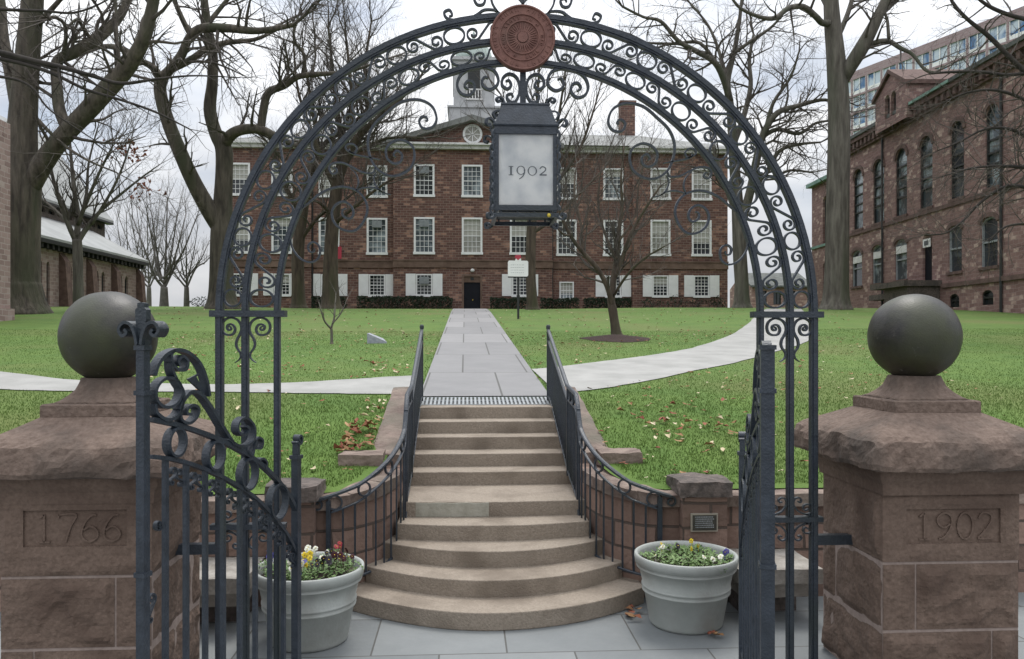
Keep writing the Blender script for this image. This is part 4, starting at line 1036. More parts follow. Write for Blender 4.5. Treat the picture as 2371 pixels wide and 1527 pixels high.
# ================================================================ PLANTERS AND PANSIES
def planter(cx, cy, label):
    t = thing('planter', (cx, cy, 0), label, 'planter', 'large grey resin planters')
    pr = [(.285, .0), (.30, .012), (.305, .03), (.350, .275), (.366, .283), (.368, .295), (.358, .303), (.362, .318), (.372, .325), (.370, .336), (.362, .342), (.392, .475), (.412, .478), (.416, .49), (.408, .497), (.412, .51), (.425, .513), (.432, .56), (.430, .585), (.418, .592), (.402, .585), (.392, .56), (.385, .50)]
    mb = MB(); mb.lathe(pr, (cx, cy, 0), 72); mb.f = [f for f in mb.f if len(f) == 4] + [mb.f[-2]]; mb.build('pot', M['pot'], t, True)
    mb = MB(); mb.lathe([(.386, .49), (.386, .515), (.2, .535), (.001, .54)], (cx, cy, 0), 40); mb.build('soil', M['soil'], t, True)
def pansy_proto(label, cols, group, nleaf=130, nfl=7, rad=.11, hmax=.10, seed=1):
    r = random.Random(seed); t = thing('pansy', (0, 0, 0), label, 'pansy', group)
    mb = MB()
    for _ in range(nleaf):
        a = r.uniform(0, 6.283); q = rad * math.sqrt(r.random()); z = r.uniform(.01, hmax) * (1 - .45 * (q / rad) ** 2); L_ = r.uniform(.022, .042); w_ = L_ * r.uniform(.3, .42); b = a + r.uniform(-1.2, 1.2); el = r.uniform(-.3, .7)
        p = Vector((q * math.cos(a), q * math.sin(a), z)); f = Vector((math.cos(b) * math.cos(el), math.sin(b) * math.cos(el), math.sin(el))); s = Vector((-math.sin(b), math.cos(b), 0)); up = f.cross(s) * -1
        mb.add([p, p + f * L_ * .4 + s * w_ + up * .004, p + f * L_ - up * .004, p + f * L_ * .4 - s * w_ + up * .004, p + f * L_ * .45], [(0, 4, 1), (1, 4, 2), (2, 4, 3), (3, 4, 0)])
    mb.build('foliage', M['leaf'], t)
    for c in cols:
        mb = MB(); eye = MB()
        for _ in range(max(1, nfl // len(cols))):
            a = r.uniform(0, 6.283); q = rad * .85 * math.sqrt(r.random()); p = Vector((q * math.cos(a), q * math.sin(a), hmax * r.uniform(.85, 1.35))); b = r.uniform(0, 6.283) if r.random() < .3 else R(-90) + r.uniform(-.8, .8); el = r.uniform(.1, .9)
            n_ = Vector((math.cos(b) * math.cos(el), math.sin(b) * math.cos(el), math.sin(el))); u = n_.orthogonal().normalized(); v = n_.cross(u); S_ = r.uniform(.019, .027)
            for k in range(5):
                th = 2 * math.pi * k / 5 + .3; cdir = u * math.cos(th) + v * math.sin(th); sd = u * -math.sin(th) + v * math.cos(th)
                o_ = p + n_ * (.0015 * k)
                mb.add([o_, o_ + cdir * S_ * .6 + sd * S_ * .55 + n_ * .003, o_ + cdir * S_ * 1.05 + sd * S_ * .3, o_ + cdir * S_ * 1.05 - sd * S_ * .3, o_ + cdir * S_ * .6 - sd * S_ * .55 + n_ * .003], [(0, 1, 2, 3, 4)])
            eye.lathe([(S_ * .22, 0), (S_ * .10, .003)], p + n_ * .009, 6)
            mb.bar(p - Vector((0, 0, .07)), p, .003)
        o_ = mb.build('blossoms', M['p_' + c], t); o_['label'] = c + ' blossoms'
        eye.build('flower_eye', M['p_yellow'] if c != 'yellow' else M['p_black'], o_)
    return t
planter(1.862, 6.73, 'grey resin planter of low pansy foliage on the right, below the bronze plaque')
planter(-1.240, 6.53, 'grey resin planter of bright pansies on the left, partly behind the gate bars')
LG = 'pansies in the left planter'; RG = 'pansies in the right planter'
for (dx, dy, cols, lab, s_) in [(-.02, -.10, ['yellow'], 'yellow pansies just right of the gate hinge post in the left planter', 1), (.06, .10, ['white'], 'white pansies behind the yellow ones in the left planter', 2), (.20, .0, ['maroon', 'black'], 'dark maroon pansies in the middle of the left planter', 3), (.17, .22, ['red'], 'red pansies at the back of the left planter', 4.5),
                                (.10, -.22, ['black'], 'blackish purple pansies at the front rim of the left planter', 5), (.30, -.06, ['maroon'], 'wine red pansies at the right rim of the left planter', 6), (-.06, -.28, ['violet', 'white'], 'violet and white pansies low at the front rim of the left planter', 7), (-.30, .05, ['violet'], 'lavender pansies at the left rim of the left planter, behind the gate bars', 8), (-.20, -.18, ['white'], 'cream pansies behind the gate bars in the left planter', 9)]:
    p = pansy_proto(lab, cols, LG, 120, 3 if s_ == 4.5 else 8, .12, .13, s_); p.location = (-1.24 + dx, 6.53 + dy, .525)
for (dx, dy, cols, lab, s_) in [(-.24, .0, ['white'], 'leafy pansy clump with one white flower at the left of the right planter', 21), (-.05, .20, ['yellow', 'black'], 'pansy clump with yellow and black flowers at the back of the right planter', 22), (.12, .20, ['yellow'], 'pansy clump with two yellow flowers at the back right of the right planter', 23), (.02, -.05, [], 'flowerless pansy clump in the centre of the right planter', 24),
                                (.26, -.04, ['violet'], 'pansy clump with blue violet flowers at the right rim of the right planter', 25), (-.12, -.22, [], 'flowerless pansy clump at the front left of the right planter', 26), (.14, -.24, ['white'], 'pansy clump with one pale flower at the front right of the right planter', 27)]:
    p = pansy_proto(lab, cols, RG, 210, 3, .145, .085, s_); p.location = (1.862 + dx, 6.73 + dy, .52)
# ================================================================ LONG BRICK HALL
QY = 62.0
def qz(py): return PY(1093, py, QY)[2]
def qx(px): return PY(px, 600, QY)[0]
GZ = 4.35
hall = thing('brick_hall', (qx(1093), QY, GZ), 'long three-storey red-brown hall with white windows, shutters and a central pediment', 'building')
BZ0, BZ1 = qz(686), qz(637)
COLS = [557, 655, 762, 873, 983, 1093, 1203, 1312, 1420, 1527, 1622]
SEG = [(530, 722, 61.7), (722, 912, 62.0), (912, 1277, 61.4), (1277, 1463, 62.0), (1463, 1682, 61.7)]
TOPZ = qz(352)
HALF = .78
def segY(px):
    for a, b, y in SEG:
        if a <= px <= b: return y
WIN = []   # px, z0, z1, half, shutters, unit
for i, c in enumerate(COLS):
    WIN.append((c, qz(458), qz(386), HALF, False, c == 983)); WIN.append((c, qz(589), qz(507), HALF, False, c in (873, 983)))
    if i == 5: continue
    if i == 7: WIN.append((c, qz(693), qz(652), .56, False, False))
    else: WIN.append((c, BZ0, BZ1, .62, True, c == 983))
DX = (qx(1072), qx(1114)); DZ1 = qz(640)
wall = MB()
for k, (a, b, y) in enumerate(SEG):
    holes = [(qx(c) - h, qx(c) + h, z0, z1) for c, z0, z1, h, s, u in WIN if a < c < b]
    if k == 2: holes.append((DX[0], DX[1], GZ - .3, DZ1))
    wall_holes(wall, qx(a), qx(b), GZ - .6, TOPZ, holes, lambda u, v, n, y=y: (u, y + n, v), .26)
    for k2 in (k - 1, k + 1):     # return walls at the steps in plan
        if 0 <= k2 < 5 and SEG[k2][2] > y:
            x = qx(a) if k2 < k else qx(b); wall.add([(x, y, GZ - .6), (x, SEG[k2][2], GZ - .6), (x, SEG[k2][2], TOPZ), (x, y, TOPZ)], [(0, 1, 2, 3)])
XL, XR, YBK = qx(530), qx(1682), 76
wall.add([(XL, 61.7, GZ - .6), (XL, YBK, GZ - .6), (XL, YBK, TOPZ), (XL, 61.7, TOPZ)], [(0, 1, 2, 3)]); wall.add([(XR, 61.7, GZ - .6), (XR, YBK, GZ - .6), (XR, YBK, TOPZ), (XR, 61.7, TOPZ)], [(0, 1, 2, 3)])
wall.add([(XL, YBK, GZ - .6), (XR, YBK, GZ - .6), (XR, YBK, TOPZ), (XL, YBK, TOPZ)], [(0, 1, 2, 3)])
hw_ = wall.build('wall', M['brick'], hall)
rw = random.Random(5)
def sash(mb, x0, x1, z0, z1, y, nc, nr, mw=.032):
    for i in range(1, nc): x = x0 + (x1 - x0) * i / nc; mb.box(x - mw / 2, x + mw / 2, y, y + .03, z0, z1)
    for j in range(1, nr): z = z0 + (z1 - z0) * j / nr; w_ = mw * (1.9 if j == nr // 2 else 1); mb.box(x0, x1, y - .004, y + .028, z - w_ / 2, z + w_ / 2)
shut0 = None
for c, z0, z1, h, s, unit in WIN:
    x = qx(c); y = segY(c); mb = MB(); fw = .15 if h > .7 else .10
    mb.box(x - h, x - h + fw, y - .03, y + .10, z0, z1); mb.box(x + h - fw, x + h, y - .03, y + .10, z0, z1); mb.box(x - h + fw, x + h - fw, y - .028, y + .10, z1 - fw * .9, z1); mb.box(x - h - .05, x + h + .05, y - .09, y + .10, z0 - .10, z0 + .09)
    sash(mb, x - h + fw, x + h - fw, z0 + .09, z1 - fw * .9, y + .085, 4, 6 if z1 - z0 > 1.6 else 4)
    w_ = mb.build('window', M['white'], hall)
    mb = MB(); mb.box(x - h + fw * .7, x + h - fw * .7, y + .125, y + .135, z0 + .02, z1 - .03); mb.build('pane', M[rw.choice(['glass', 'skyglass', 'glassd', 'curtain', 'glass'])] if h > .7 else M[rw.choice(['glass', 'glassd', 'skyglass', 'curtain'])], w_)
    if rw.random() < .45 and not unit:
        f_ = rw.choice([.25, .4, .5, .62]); mb = MB(); mb.box(x - h + fw * .8, x + h - fw * .8, y + .117, y + .123, z1 - .05 - (z1 - z0) * f_, z1 - .05); mb.build('blind', M['blind'], w_)
    if unit:
        mb = MB(); mb.box(x - .36, x + .36, y - .16, y + .08, z1 - .74, z1 - .22)
        for q in range(6): mb.box(x - .31, x + .31, y - .172, y - .158, z1 - .68 + q * .075, z1 - .65 + q * .075)
        tag(mb.build('air_conditioner', M['acunit'], w_), 'grey air conditioner set in the upper sash')
    if s:
        for sg in (-1, 1):
            xa = x + sg * (h + .02); xb = xa + sg * .74; a, b = min(xa, xb), max(xa, xb); mb = MB()
            mb.box(a, b, y - .07, y - .03, z0 - .02, z1 + .02)
            for za, zb in ((z0 + .12, (z0 + z1) / 2 - .06), ((z0 + z1) / 2 + .06, z1 - .10)):
                mb.box(a + .10, b - .10, y - .082, y - .068, za, zb)
            mb.build('shutter', M['white'], hall)
# door with transom and surround
xm = (DX[0] + DX[1]) / 2; y = 61.4
mb = MB(); zt_ = qz(654)
for x in (DX[0], DX[1]): mb.box(x - .07, x + .07, y - .05, y + .14, GZ, DZ1 + .07)
mb.box(DX[0] + .07, DX[1] - .07, y - .047, y + .14, DZ1 - .07, DZ1 + .07); mb.box(DX[0] + .07, DX[1] - .07, y + .05, y + .16, zt_ - .05, DZ1 - .07)
fr = mb.build('door_frame', M['belt'], hall)
mb = MB(); mb.box(DX[0] + .06, DX[1] - .06, y + .12, y + .20, GZ - .05, zt_ - .04)
for a, b in ((DX[0] + .15, xm - .06), (xm + .06, DX[1] - .15)):
    for za, zb in ((GZ + .2, GZ + .9), (GZ + 1.05, zt_ - .2)): mb.box(a, b, y + .105, y + .125, za, zb)
dr = mb.build('door', M['door'], hall); mb = MB(); mb.lathe([(.02, -.05), (.04, 0), (.02, .05)], (xm + .05, y + .09, GZ + 1.0), 8); mb.build('handle', M['brass'], dr)
mb = MB(); mb.box(xm - .12, xm + .12, y + .045, y + .052, (zt_ + DZ1) / 2 - .12, (zt_ + DZ1) / 2 + .10); mb.build('number_plate', M['black'], fr)
mb = MB(); p = PY(1094, 627, y - .25); mb.lathe([(.03, -.12), (.13, -.08), (.16, 0), (.13, .1), (.04, .14)], p, 14); lg = mb.build('door_lamp', M['whitet'], hall, True)
mb = MB(); mb.bar((p[0], y - .25, p[2] + .12), (p[0], y + .02, p[2] + .35), .04); mb.build('lamp_arm', M['black'], lg)
mb = MB(); mb.box(DX[0] - .5, DX[1] + .5, y - .85, y + .1, GZ - .3, GZ + .06); mb.build('door_step', M['belt'], hall)
# belt course, cornice, roof, pediment, chimney, downspouts
mb = MB()
for a, b, y in SEG: mb.box(qx(a) - .03, qx(b) + .03, y - .09, y + .02, qz(622), qz(607)); mb.box(qx(a) - .04, qx(b) + .04, y - .13, y + .02, qz(607) + .002, qz(604))
mb.build('belt_course', M['belt'], hall)
mb = MB()
for a, b, y in SEG: mb.box(qx(a) - .22, qx(b) + .22, y - .38, y + .1, TOPZ, TOPZ + .26); mb.box(qx(a) - .36, qx(b) + .36, y - .60, y + .1, TOPZ + .262, TOPZ + .42)
mb.build('cornice', M['whitet'], hall)
RZ = PY(1093, 309, 69)[2]; ez = TOPZ + .41
mb = MB(); e = .55
A = [(XL - e, 61.1, ez), (XR + e, 61.1, ez), (XR + e, YBK + e, ez), (XL - e, YBK + e, ez)]; rl, rr2 = (XL + 5.5, 69, RZ), (XR - 5.5, 69, RZ)
mb.add(A + [rl, rr2], [(0, 1, 5, 4), (1, 2, 5), (2, 3, 4, 5), (3, 0, 4), (3, 2, 1, 0)]); mb.build('roof', M['roof'], hall)
pk = qz(276); pl, pr_ = qx(893), qx(1293); pmid = qx(1093)
mb = MB(); mb.add([(pl + .45, 61.4, ez + .005), (pr_ - .45, 61.4, ez + .005), (pmid, 61.4, pk - .35), (pl + .45, 62.5, ez + .005), (pr_ - .45, 62.5, ez + .005), (pmid, 62.5, pk - .35)], [(0, 1, 2), (5, 4, 3), (0, 2, 5, 3), (1, 4, 5, 2)]); ped = mb.build('pediment', M['brick'], hall)
mb = MB(); mb.add([(pl - .3, 60.75, ez + .02), (pmid, 60.75, pk + .02), (pmid, 69, pk + .02), (pl - .3, 66, ez + .02), (pr_ + .3, 60.75, ez + .02), (pr_ + .3, 66, ez + .02)], [(0, 1, 2, 3), (1, 4, 5, 2)]); mb.build('pediment_roof', M['roof'], ped)
mb = MB()
for a in (pl - .3, pr_ + .3):
    mb.hexa([(a, 60.75, ez - .36), (pmid, 60.75, pk - .40), (pmid, 61.42, pk - .40), (a, 61.42, ez - .36), (a, 60.75, ez + .015), (pmid, 60.75, pk + .015), (pmid, 61.42, pk + .015), (a, 61.42, ez + .015)])
mb.build('raking_cornice', M['roof'], ped)
rc = (qx(1094), 61.38, qz(316))
def mR(u, v, n_): return (rc[0] + u, rc[1] + n_, rc[2] + v)
mb = MB(); mb.sweep(ring((0, 0), .66, .66, 36), .17, .14, mR, closed=True)
for k in range(4): a = math.pi * k / 4; mb.sweep([(-.6 * math.cos(a), -.6 * math.sin(a)), (.6 * math.cos(a), .6 * math.sin(a))], .045, .05, mR, .012)
mb.sweep(ring((0, 0), .25, .25, 20), .05, .04, mR, .03, closed=True); rw_ = mb.build('round_window', M['white'], ped)
mb = MB(); mb.prism(ring((0, 0), .62, .62, 32), .04, .06, lambda u, v, n_: mR(u, v, n_ - .05)); mb.build('pane', M['curtain'], rw_)
cxx = PY(1451, 280, 70)
mb = MB(); mb.box(cxx[0] - .62, cxx[0] + .62, 69.4, 70.6, RZ - 2, PY(1451, 242, 70)[2]); mb.box(cxx[0] - .72, cxx[0] + .72, 69.3, 70.7, PY(1451, 242, 70)[2], PY(1451, 238, 70)[2]); mb.build('chimney', M['brick'], hall)
for px, y in ((724, 61.9), (914, 61.9), (1279, 61.9), (1465, 61.9)):
    mb = MB(); mb.tube([(qx(px), y, GZ - .2), (qx(px), y, TOPZ)], .055, 8); mb.build('downspout', M['black'], hall)
# cupola
cz0 = PY(1093, 300, 69)[2] - .8; cc = PY(1097, 250, 69)
def cz(py): return PY(1097, py, 69)[2]
mb = MB(); mb.box(cc[0] - 2.05, cc[0] + 2.05, 66.95, 71.05, cz0 - 1, cz(266)); mb.box(cc[0] - 2.2, cc[0] + 2.2, 66.8, 71.2, cz(266), cz(262)); cup = mb.build('cupola', M['cupola'], hall)
mb = MB()
for sx in (-.60, -.36, -.12, .12, .36, .60): mb.box(cc[0] + sx - .05, cc[0] + sx + .05, 67.18, 67.27, cz(243), cz(224))
mb.box(cc[0] - .72, cc[0] + .72, 67.16, 67.29, cz(224), cz(221)); mb.box(cc[0] - .72, cc[0] + .72, 67.16, 67.29, cz(246), cz(243)); mb.build('balustrade', M['whitet'], cup)
mb = MB(); k0 = 8
mb.box(cc[0] - 1.7, cc[0] + 1.7, 67.3, 70.7, cz(262), cz(156)); mb.box(cc[0] - 1.9, cc[0] + 1.9, 67.1, 70.9, cz(156), cz(149)); mb.build('lantern_stage', M['cupola'], cup)
mb = MB()
for dx_, dy_ in ((0, -1), (1, 0), (-1, 0), (0, 1)):
    c0 = Vector((cc[0] + dx_ * 1.71, 69 + dy_ * 1.71, 0)); s_ = Vector((abs(dy_), abs(dx_), 0))
    for j in range(14):
        z = cz(222) + (cz(166) - cz(222)) * (j + .5) / 14; mb.bar(c0 - s_ * .5 + Vector((0, 0, z)), c0 + s_ * .5 + Vector((0, 0, z)), .10, .16)
mb.bar(Vector((cc[0] - .6, 67.29, cz(234))), Vector((cc[0] + .6, 67.29, cz(234))), .02, .62)
mb.build('louvre', M['black'], cup)
mb = MB(); mb.lathe([(1.8, cz(149)), (1.65, cz(138)), (1.4, cz(118)), (.8, cz(104)), (.15, cz(98)), (.12, cz(80)), (.02, cz(70))], (cc[0], 69, 0), 16); mb.build('dome', M['domecop'], cup, True)
# alarm sign strip on wall: small red banner beside the trunk
bp = PY(786, 580, 61.6)
mb = MB(); mb.box(bp[0] - .16, bp[0] + .16, 61.55, 61.6, PY(786, 600, 61.6)[2], PY(786, 572, 61.6)[2]); mb.bar((bp[0], 61.58, PY(786, 570, 61.6)[2]), (bp[0], 62.1, PY(786, 570, 61.6)[2]), .05)
tag(mb.build('wall_banner', M['redpaint'], hall), 'small red banner on the wall')

# hedges: leaf clumps through a clipped volume
def leafcloud(mb, n, fn, s0, s1, r):
    for _ in range(n):
        p, nn = fn(r); s = r.uniform(s0, s1); u = Vector((r.gauss(0, 1), r.gauss(0, 1), r.gauss(0, 1))).normalized(); v = u.orthogonal().normalized(); w_ = u.cross(v)
        mb.add([p - v * s, p + w_ * s * .45, p + v * s, p - w_ * s * .45], [(0, 1, 2, 3)])
def hedge(pxa, pxb, ptop, Y, dep, label, seed):
    a, b = PY(pxa, 700, Y), PY(pxb, 700, Y); zb = ter((a[0] + b[0]) / 2, Y); zt2 = PY((pxa + pxb) / 2, ptop, Y)[2]; r = random.Random(seed)
    t = thing('hedge', ((a[0] + b[0]) / 2, Y, zb), label, 'hedge', 'clipped hedges along the foot of the hall')
    L_ = b[0] - a[0]
    def fn(r):
        x = a[0] + L_ * r.random(); y = Y + r.uniform(-dep, dep); z = zb + (zt2 - zb) * (1 - (r.random() ** 2.0) * .95)
        bump_ = .10 * math.sin(x * 3 + seed) + .07 * math.sin(x * 7.3)
        return Vector((x, y, min(z, zt2 + bump_) + r.uniform(-.06, .06))), None
    mb = MB(); leafcloud(mb, int(L_ * 520), fn, .05, .12, r); mb.build('foliage', M['hedge'], t)
    mb = MB(); x = a[0] + .2
    while x < b[0]: mb.tube([(x, Y, zb - .1), (x + r.uniform(-.2, .2), Y + r.uniform(-.2, .2), zb + (zt2 - zb) * .7)], [.03, .012], 5); x += .35
    mb.build('stems', M['twig'], t)
hedge(828, 1048, 688, 60.3, .6, 'longest dark clipped hedge, left of the hall door', 1)
hedge(1135, 1222, 691, 60.3, .6, 'short dark hedge right of the hall door, behind the sign post', 2)
hedge(1252, 1340, 692, 60.2, .5, 'low dark hedge under the small window without shutters', 3)
hedge(1352, 1462, 692, 60.3, .5, 'dark hedge behind the young lawn tree, right part of the hall', 4)
hedge(722, 802, 689, 60.5, .5, 'dark hedge behind the mossy trunk, left part of the hall', 5)
def shrub(px, Y, wpx, htop, label, seed, m_='leaf'):
    p = PY(px, 700, Y); zb = ter(p[0], Y); zt2 = PY(px, htop, Y)[2]; W_ = wpx * Y / F / 2; r = random.Random(seed)
    t = thing('shrub', (p[0], Y, zb), label, 'shrub', 'loose shrubs')
    def fn(r):
        a = r.uniform(0, 6.283); q = math.sqrt(r.random()); return Vector((p[0] + W_ * q * math.cos(a), Y + .4 * q * math.sin(a), zb + (zt2 - zb) * (r.random() ** .7) * (1.1 - .5 * q * q))), None
    mb = MB(); leafcloud(mb, 130, fn, .05, .12, r); mb.build('foliage', M['hedge'], t)
    mb = MB()
    for _ in range(14):
        q, _n = fn(r); mb.tube([(p[0] + r.uniform(-.1, .1), Y, zb - .05), q], [.02, .008], 4)
    mb.build('stems', M['twig'], t)
for i, (px, wpx) in enumerate(((1510, 60), (1565, 50), (1615, 60), (1662, 40))): shrub(px, 60.6, wpx, 690 - (i % 2) * 4, 'sparse shrub below the hall windows, %s' % ['leftmost of the four right of the hedges', 'second of the four right of the hedges', 'third of the four right of the hedges', 'at the right-hand corner of the hall'][i], 30 + i)
shrub(465, 58, 50, 688, 'green bush on the crest just left of the forked trunk', 41)

# ================================================================ LAWN FURNITURE
g = G(1200, 739)
sg_ = thing('post_sign', g, 'white panel sign with a red emblem on a black post, right of the walk', 'sign'); sy = g[1]
mb = MB(); mb.box(g[0] - .045, g[0] + .045, sy - .045, sy + .045, g[2] - .3, PY(1200, 606, sy)[2]); mb.box(g[0] - .07, g[0] + .07, sy - .07, sy + .07, PY(1200, 686, sy)[2] - .03, PY(1200, 686, sy)[2] + .03); mb.build('post', M['black'], sg_)
a, b = PY(1176, 604, sy - .1), PY(1223, 641, sy - .1); ch = .05
mb = MB(); x0, x1, z0, z1 = a[0], b[0], b[2], a[2]
mb.prism([(x0 + ch, z0), (x1 - ch, z0), (x1, z0 + ch), (x1, z1 - ch), (x1 - ch, z1), (x1 - .30, z1), (g[0] + .11, z1 + .09), (g[0] - .11, z1 + .09), (x0 + .30, z1), (x0 + ch, z1), (x0, z1 - ch), (x0, z0 + ch)], -.03, .03, lambda u, v, n_: (u, sy - .10 + n_, v)); pn = mb.build('panel', M['white'], sg_)
mb = MB(); mb.box(x0, x1, sy - .12, sy - .08, z0 - .05, z0 - .002); mb.build('panel_foot', M['black'], sg_)
e = PY(1199.5, 598, sy - .1); mb = MB(); mb.prism([(e[0] - .14, e[2] + .03), (e[0] - .10, e[2] + .13), (e[0] + .10, e[2] + .13), (e[0] + .14, e[2] + .03), (e[0], e[2] - .10)], -.035, .028, lambda u, v, n_: (u, sy - .10 + n_, v)); mb.build('emblem', M['redpaint'], pn)
mb = MB(); r = random.Random(8)
for k in range(4):
    z = z1 - .19 - k * .11; x = x0 + .12
    while x < x1 - .16: l_ = r.uniform(.03, .08); mb.box(x, x + l_, sy - .1325, sy - .128, z, z + .016); x += l_ + .03
mb.build('lettering', M['acunit'], pn)
g = G(872, 796); y = g[1]; k = y / F
mk = MB(); X = lambda px: PY(px, 790, y)[0]; Z = lambda py: PY(872, py, y)[2]
mk.hexa([(X(850), y, Z(798)), (X(896), y + .06, Z(798)), (X(896), y + .34, Z(798)), (X(850), y + .34, Z(798)), (X(850), y, Z(772)), (X(895), y + .06, Z(792)), (X(884), y + .34, Z(784)), (X(852), y + .34, Z(771))])
solo(mk, 'stone_marker', M['grey'], 'small slanted grey granite marker lying in the lawn left of the walk', 'marker')
g = G(1428, 786); mb = MB(); n = 40
prof = [(1.0, .02), (.8, .05), (.5, .09), (.2, .13), (.01, .14)]
for r_, z_ in prof:
    for j in range(n):
        a = 2 * math.pi * j / n; q = r_ * .98 * (1 + .06 * math.sin(3 * a) + .04 * math.sin(7 * a)); x, yy = g[0] + q * math.cos(a), g[1] + q * 1.15 * math.sin(a); mb.v.append((x, yy, ter(x, yy) + z_ - .01))
for i in range(len(prof) - 1):
    for j in range(n): a = i * n + j; b = i * n + (j + 1) % n; mb.f.append((a, b, b + n, a + n))
o = mb.build('mulch_bed', M['mulch'], None, True); o['kind'] = 'structure'

# ================================================================ BROWNSTONE HALL ON THE RIGHT
l0 = (1938 - CX) / F * 61.5; vpk = (1176 - CX) / F
def camw(l_, d_): return Vector((l_ * CT + d_ * ST, -l_ * ST + d_ * CT, 0))
P0 = camw(l0, 61.5); dr_ = (camw(l0 - vpk * 30, 31.5) - P0).normalized(); nr = Vector((-dr_.y, dr_.x, 0))
if nr.x < 0: nr = -nr                              # into the wall
def mW(u, v, n_): p = P0 + dr_ * u + nr * n_; return (p.x, p.y, v)
def wuv(px, py):
    d = ray(px, py); h = Vector((d[0], d[1], 0)); t = P0.dot(nr) / h.dot(nr); p = Vector((d[0] * t, d[1] * t, H0 + d[2] * t)); return ((Vector((p.x, p.y, 0)) - P0).dot(dr_), p.z)
geo = thing('brownstone_hall', (P0.x, P0.y, 4.0), 'purple brownstone hall with tall arched windows on the right, behind the big straight trunk', 'building')
def avg(L_): return sum(L_) / len(L_)
UP = [(1979, 1995, 396, 535), (2024, 2044, 371, 518), (2076, 2097, 343, 500), (2132, 2156, 314, 480), (2203, 2229, 279, 453), (2284, 2313, 241, 433)]
LO = [(1975, 1993, 583, 669), (2022, 2042, 569, 657), (2074, 2097, 557, 647), (2198, 2224, 520, 625), (2273, 2307, 498, 615)]
uz1 = avg([wuv((a + b) / 2, c)[1] for a, b, c, d in UP]); uz0 = avg([wuv((a + b) / 2, d)[1] for a, b, c, d in UP])
lz1 = avg([wuv((a + b) / 2, c)[1] for a, b, c, d in LO]); lz0 = avg([wuv((a + b) / 2, d)[1] for a, b, c, d in LO])
ctop = avg([wuv(1960, 345)[1], wuv(2044, 304)[1], wuv(2223, 205)[1]]); bel = avg([wuv(1957, 550)[1], wuv(2044, 526)[1], wuv(2248, 455)[1]]); wt = avg([wuv(2183, 667)[1], wuv(2317, 642)[1]])
UEND = wuv(2371, 600)[0] + 14
holes = []; specs = []
for a, b, c, d in UP: u0, u1 = wuv(a - 2, 450)[0], wuv(b + 3, 450)[0]; holes.append((u0, u1, uz0, uz1, (u1 - u0) / 2)); specs.append(('u', holes[-1]))
for a, b, c, d in LO: u0, u1 = wuv(a - 2, 600)[0], wuv(b + 3, 600)[0]; holes.append((u0, u1, lz0, lz1, (u1 - u0) * .28)); specs.append(('l', holes[-1]))
du0, du1 = wuv(2136, 600)[0], wuv(2158, 600)[0]; dz0, dz1 = wuv(2147, 653)[1], wuv(2147, 540)[1]; holes.append((du0, du1, dz0, dz1, (du1 - du0) * .4))
for a, b, c, d in ((2198, 2221, 681, 712), (2273, 2300, 672, 712)): u0, u1 = wuv(a, 695)[0], wuv(b, 695)[0]; holes.append((u0, u1, wuv(2210, 712)[1], wuv((a + b) / 2, c)[1], (u1 - u0) * .3)); specs.append(('b', holes[-1]))
mb = MB(); wall_holes(mb, 0, UEND, 2.8, ctop, holes, mW, .38)
mb.add([mW(0, 2.8, 0), mW(0, 2.8, 16), mW(0, ctop, 16), mW(0, ctop, 0)], [(0, 1, 2, 3)]); mb.add([mW(UEND, 2.8, 0), mW(UEND, 2.8, 16), mW(UEND, ctop, 16), mW(UEND, ctop, 0)], [(0, 1, 2, 3)])
mb.build('wall', M['geo'], geo)
def mbox(mb, u0, u1, n0, n1, v0, v1): mb.hexa([mW(u0, v0, n0), mW(u1, v0, n0), mW(u1, v0, n1), mW(u0, v0, n1), mW(u0, v1, n0), mW(u1, v1, n0), mW(u1, v1, n1), mW(u0, v1, n1)])
rg = random.Random(3)
for kd, (u0, u1, z0, z1, rise) in specs:
    mb = MB(); f_ = .08; dpt = .12
    n_ = 10; arc = [(u0 + (u1 - u0) * (1 - math.cos(math.pi * i / n_)) / 2, z1 - rise + rise * math.sin(math.pi * i / n_)) for i in range(n_ + 1)]
    mb.sweep([(u0 + f_ / 2, z0 + .03)] + [(u + (f_ / 2 if i == 0 else -f_ / 2 if i == n_ else 0), v - f_ / 2) for i, (u, v) in enumerate(arc)] + [(u1 - f_ / 2, z0 + .03)], f_, .10, lambda u, v, q: mW(u, v, q + dpt))
    for z in ([z0 + (z1 - z0) * t for t in ((.28, .42, .58, .74) if kd == 'u' else (.5,))]): mbox(mb, u0 + f_, u1 - f_, dpt - .04, dpt + .04, z - .05, z + .05)
    w_ = mb.build('window', M['black'] if kd != 'l' else M['acunit'], geo)
    mb = MB(); mb.add([mW(u0, z0, dpt + .06), mW(u1, z0, dpt + .06), mW(u1, z1, dpt + .06), mW(u0, z1, dpt + .06)], [(0, 1, 2, 3)]); mb.build('pane', M[rg.choice(['skyglass', 'glass', 'skyglass'] if kd == 'u' else ['skyglass', 'glass'] if kd == 'l' else ['glassd'])], w_)
    if kd != 'b':
        mb = MB(); mbox(mb, u0 - .12, u1 + .12, -.10, .12, z0 - .16, z0 + .002); mb.build('sill', M['geotrim'], w_)
        mb = MB(); mb.sweep([(u + (.09 if i > n_ / 2 else -.09 if i < n_ / 2 else 0), v + .12) for i, (u, v) in enumerate(arc)], .24, .10, lambda u, v, q: mW(u, v, q - .02)); mb.build('arch_stones', M['geotrim'], w_)
    if kd == 'l' and u1 < du0:
        mb = MB(); mbox(mb, u0 + .1, u1 - .1, .02, .11, z1 - rise - .45, z1 - rise + .02); mb.build('air_conditioner', M['whitet'], w_)
mb = MB(); mbox(mb, du0, du1, .16, .24, dz0, dz1 - .75); gd = mb.build('door', M['door'], geo)
mb = MB(); mbox(mb, du0 + .15, du1 - .15, -.06, .0, dz1 - .85, dz1 - .35); mb.build('door_notice', M['white'], geo)
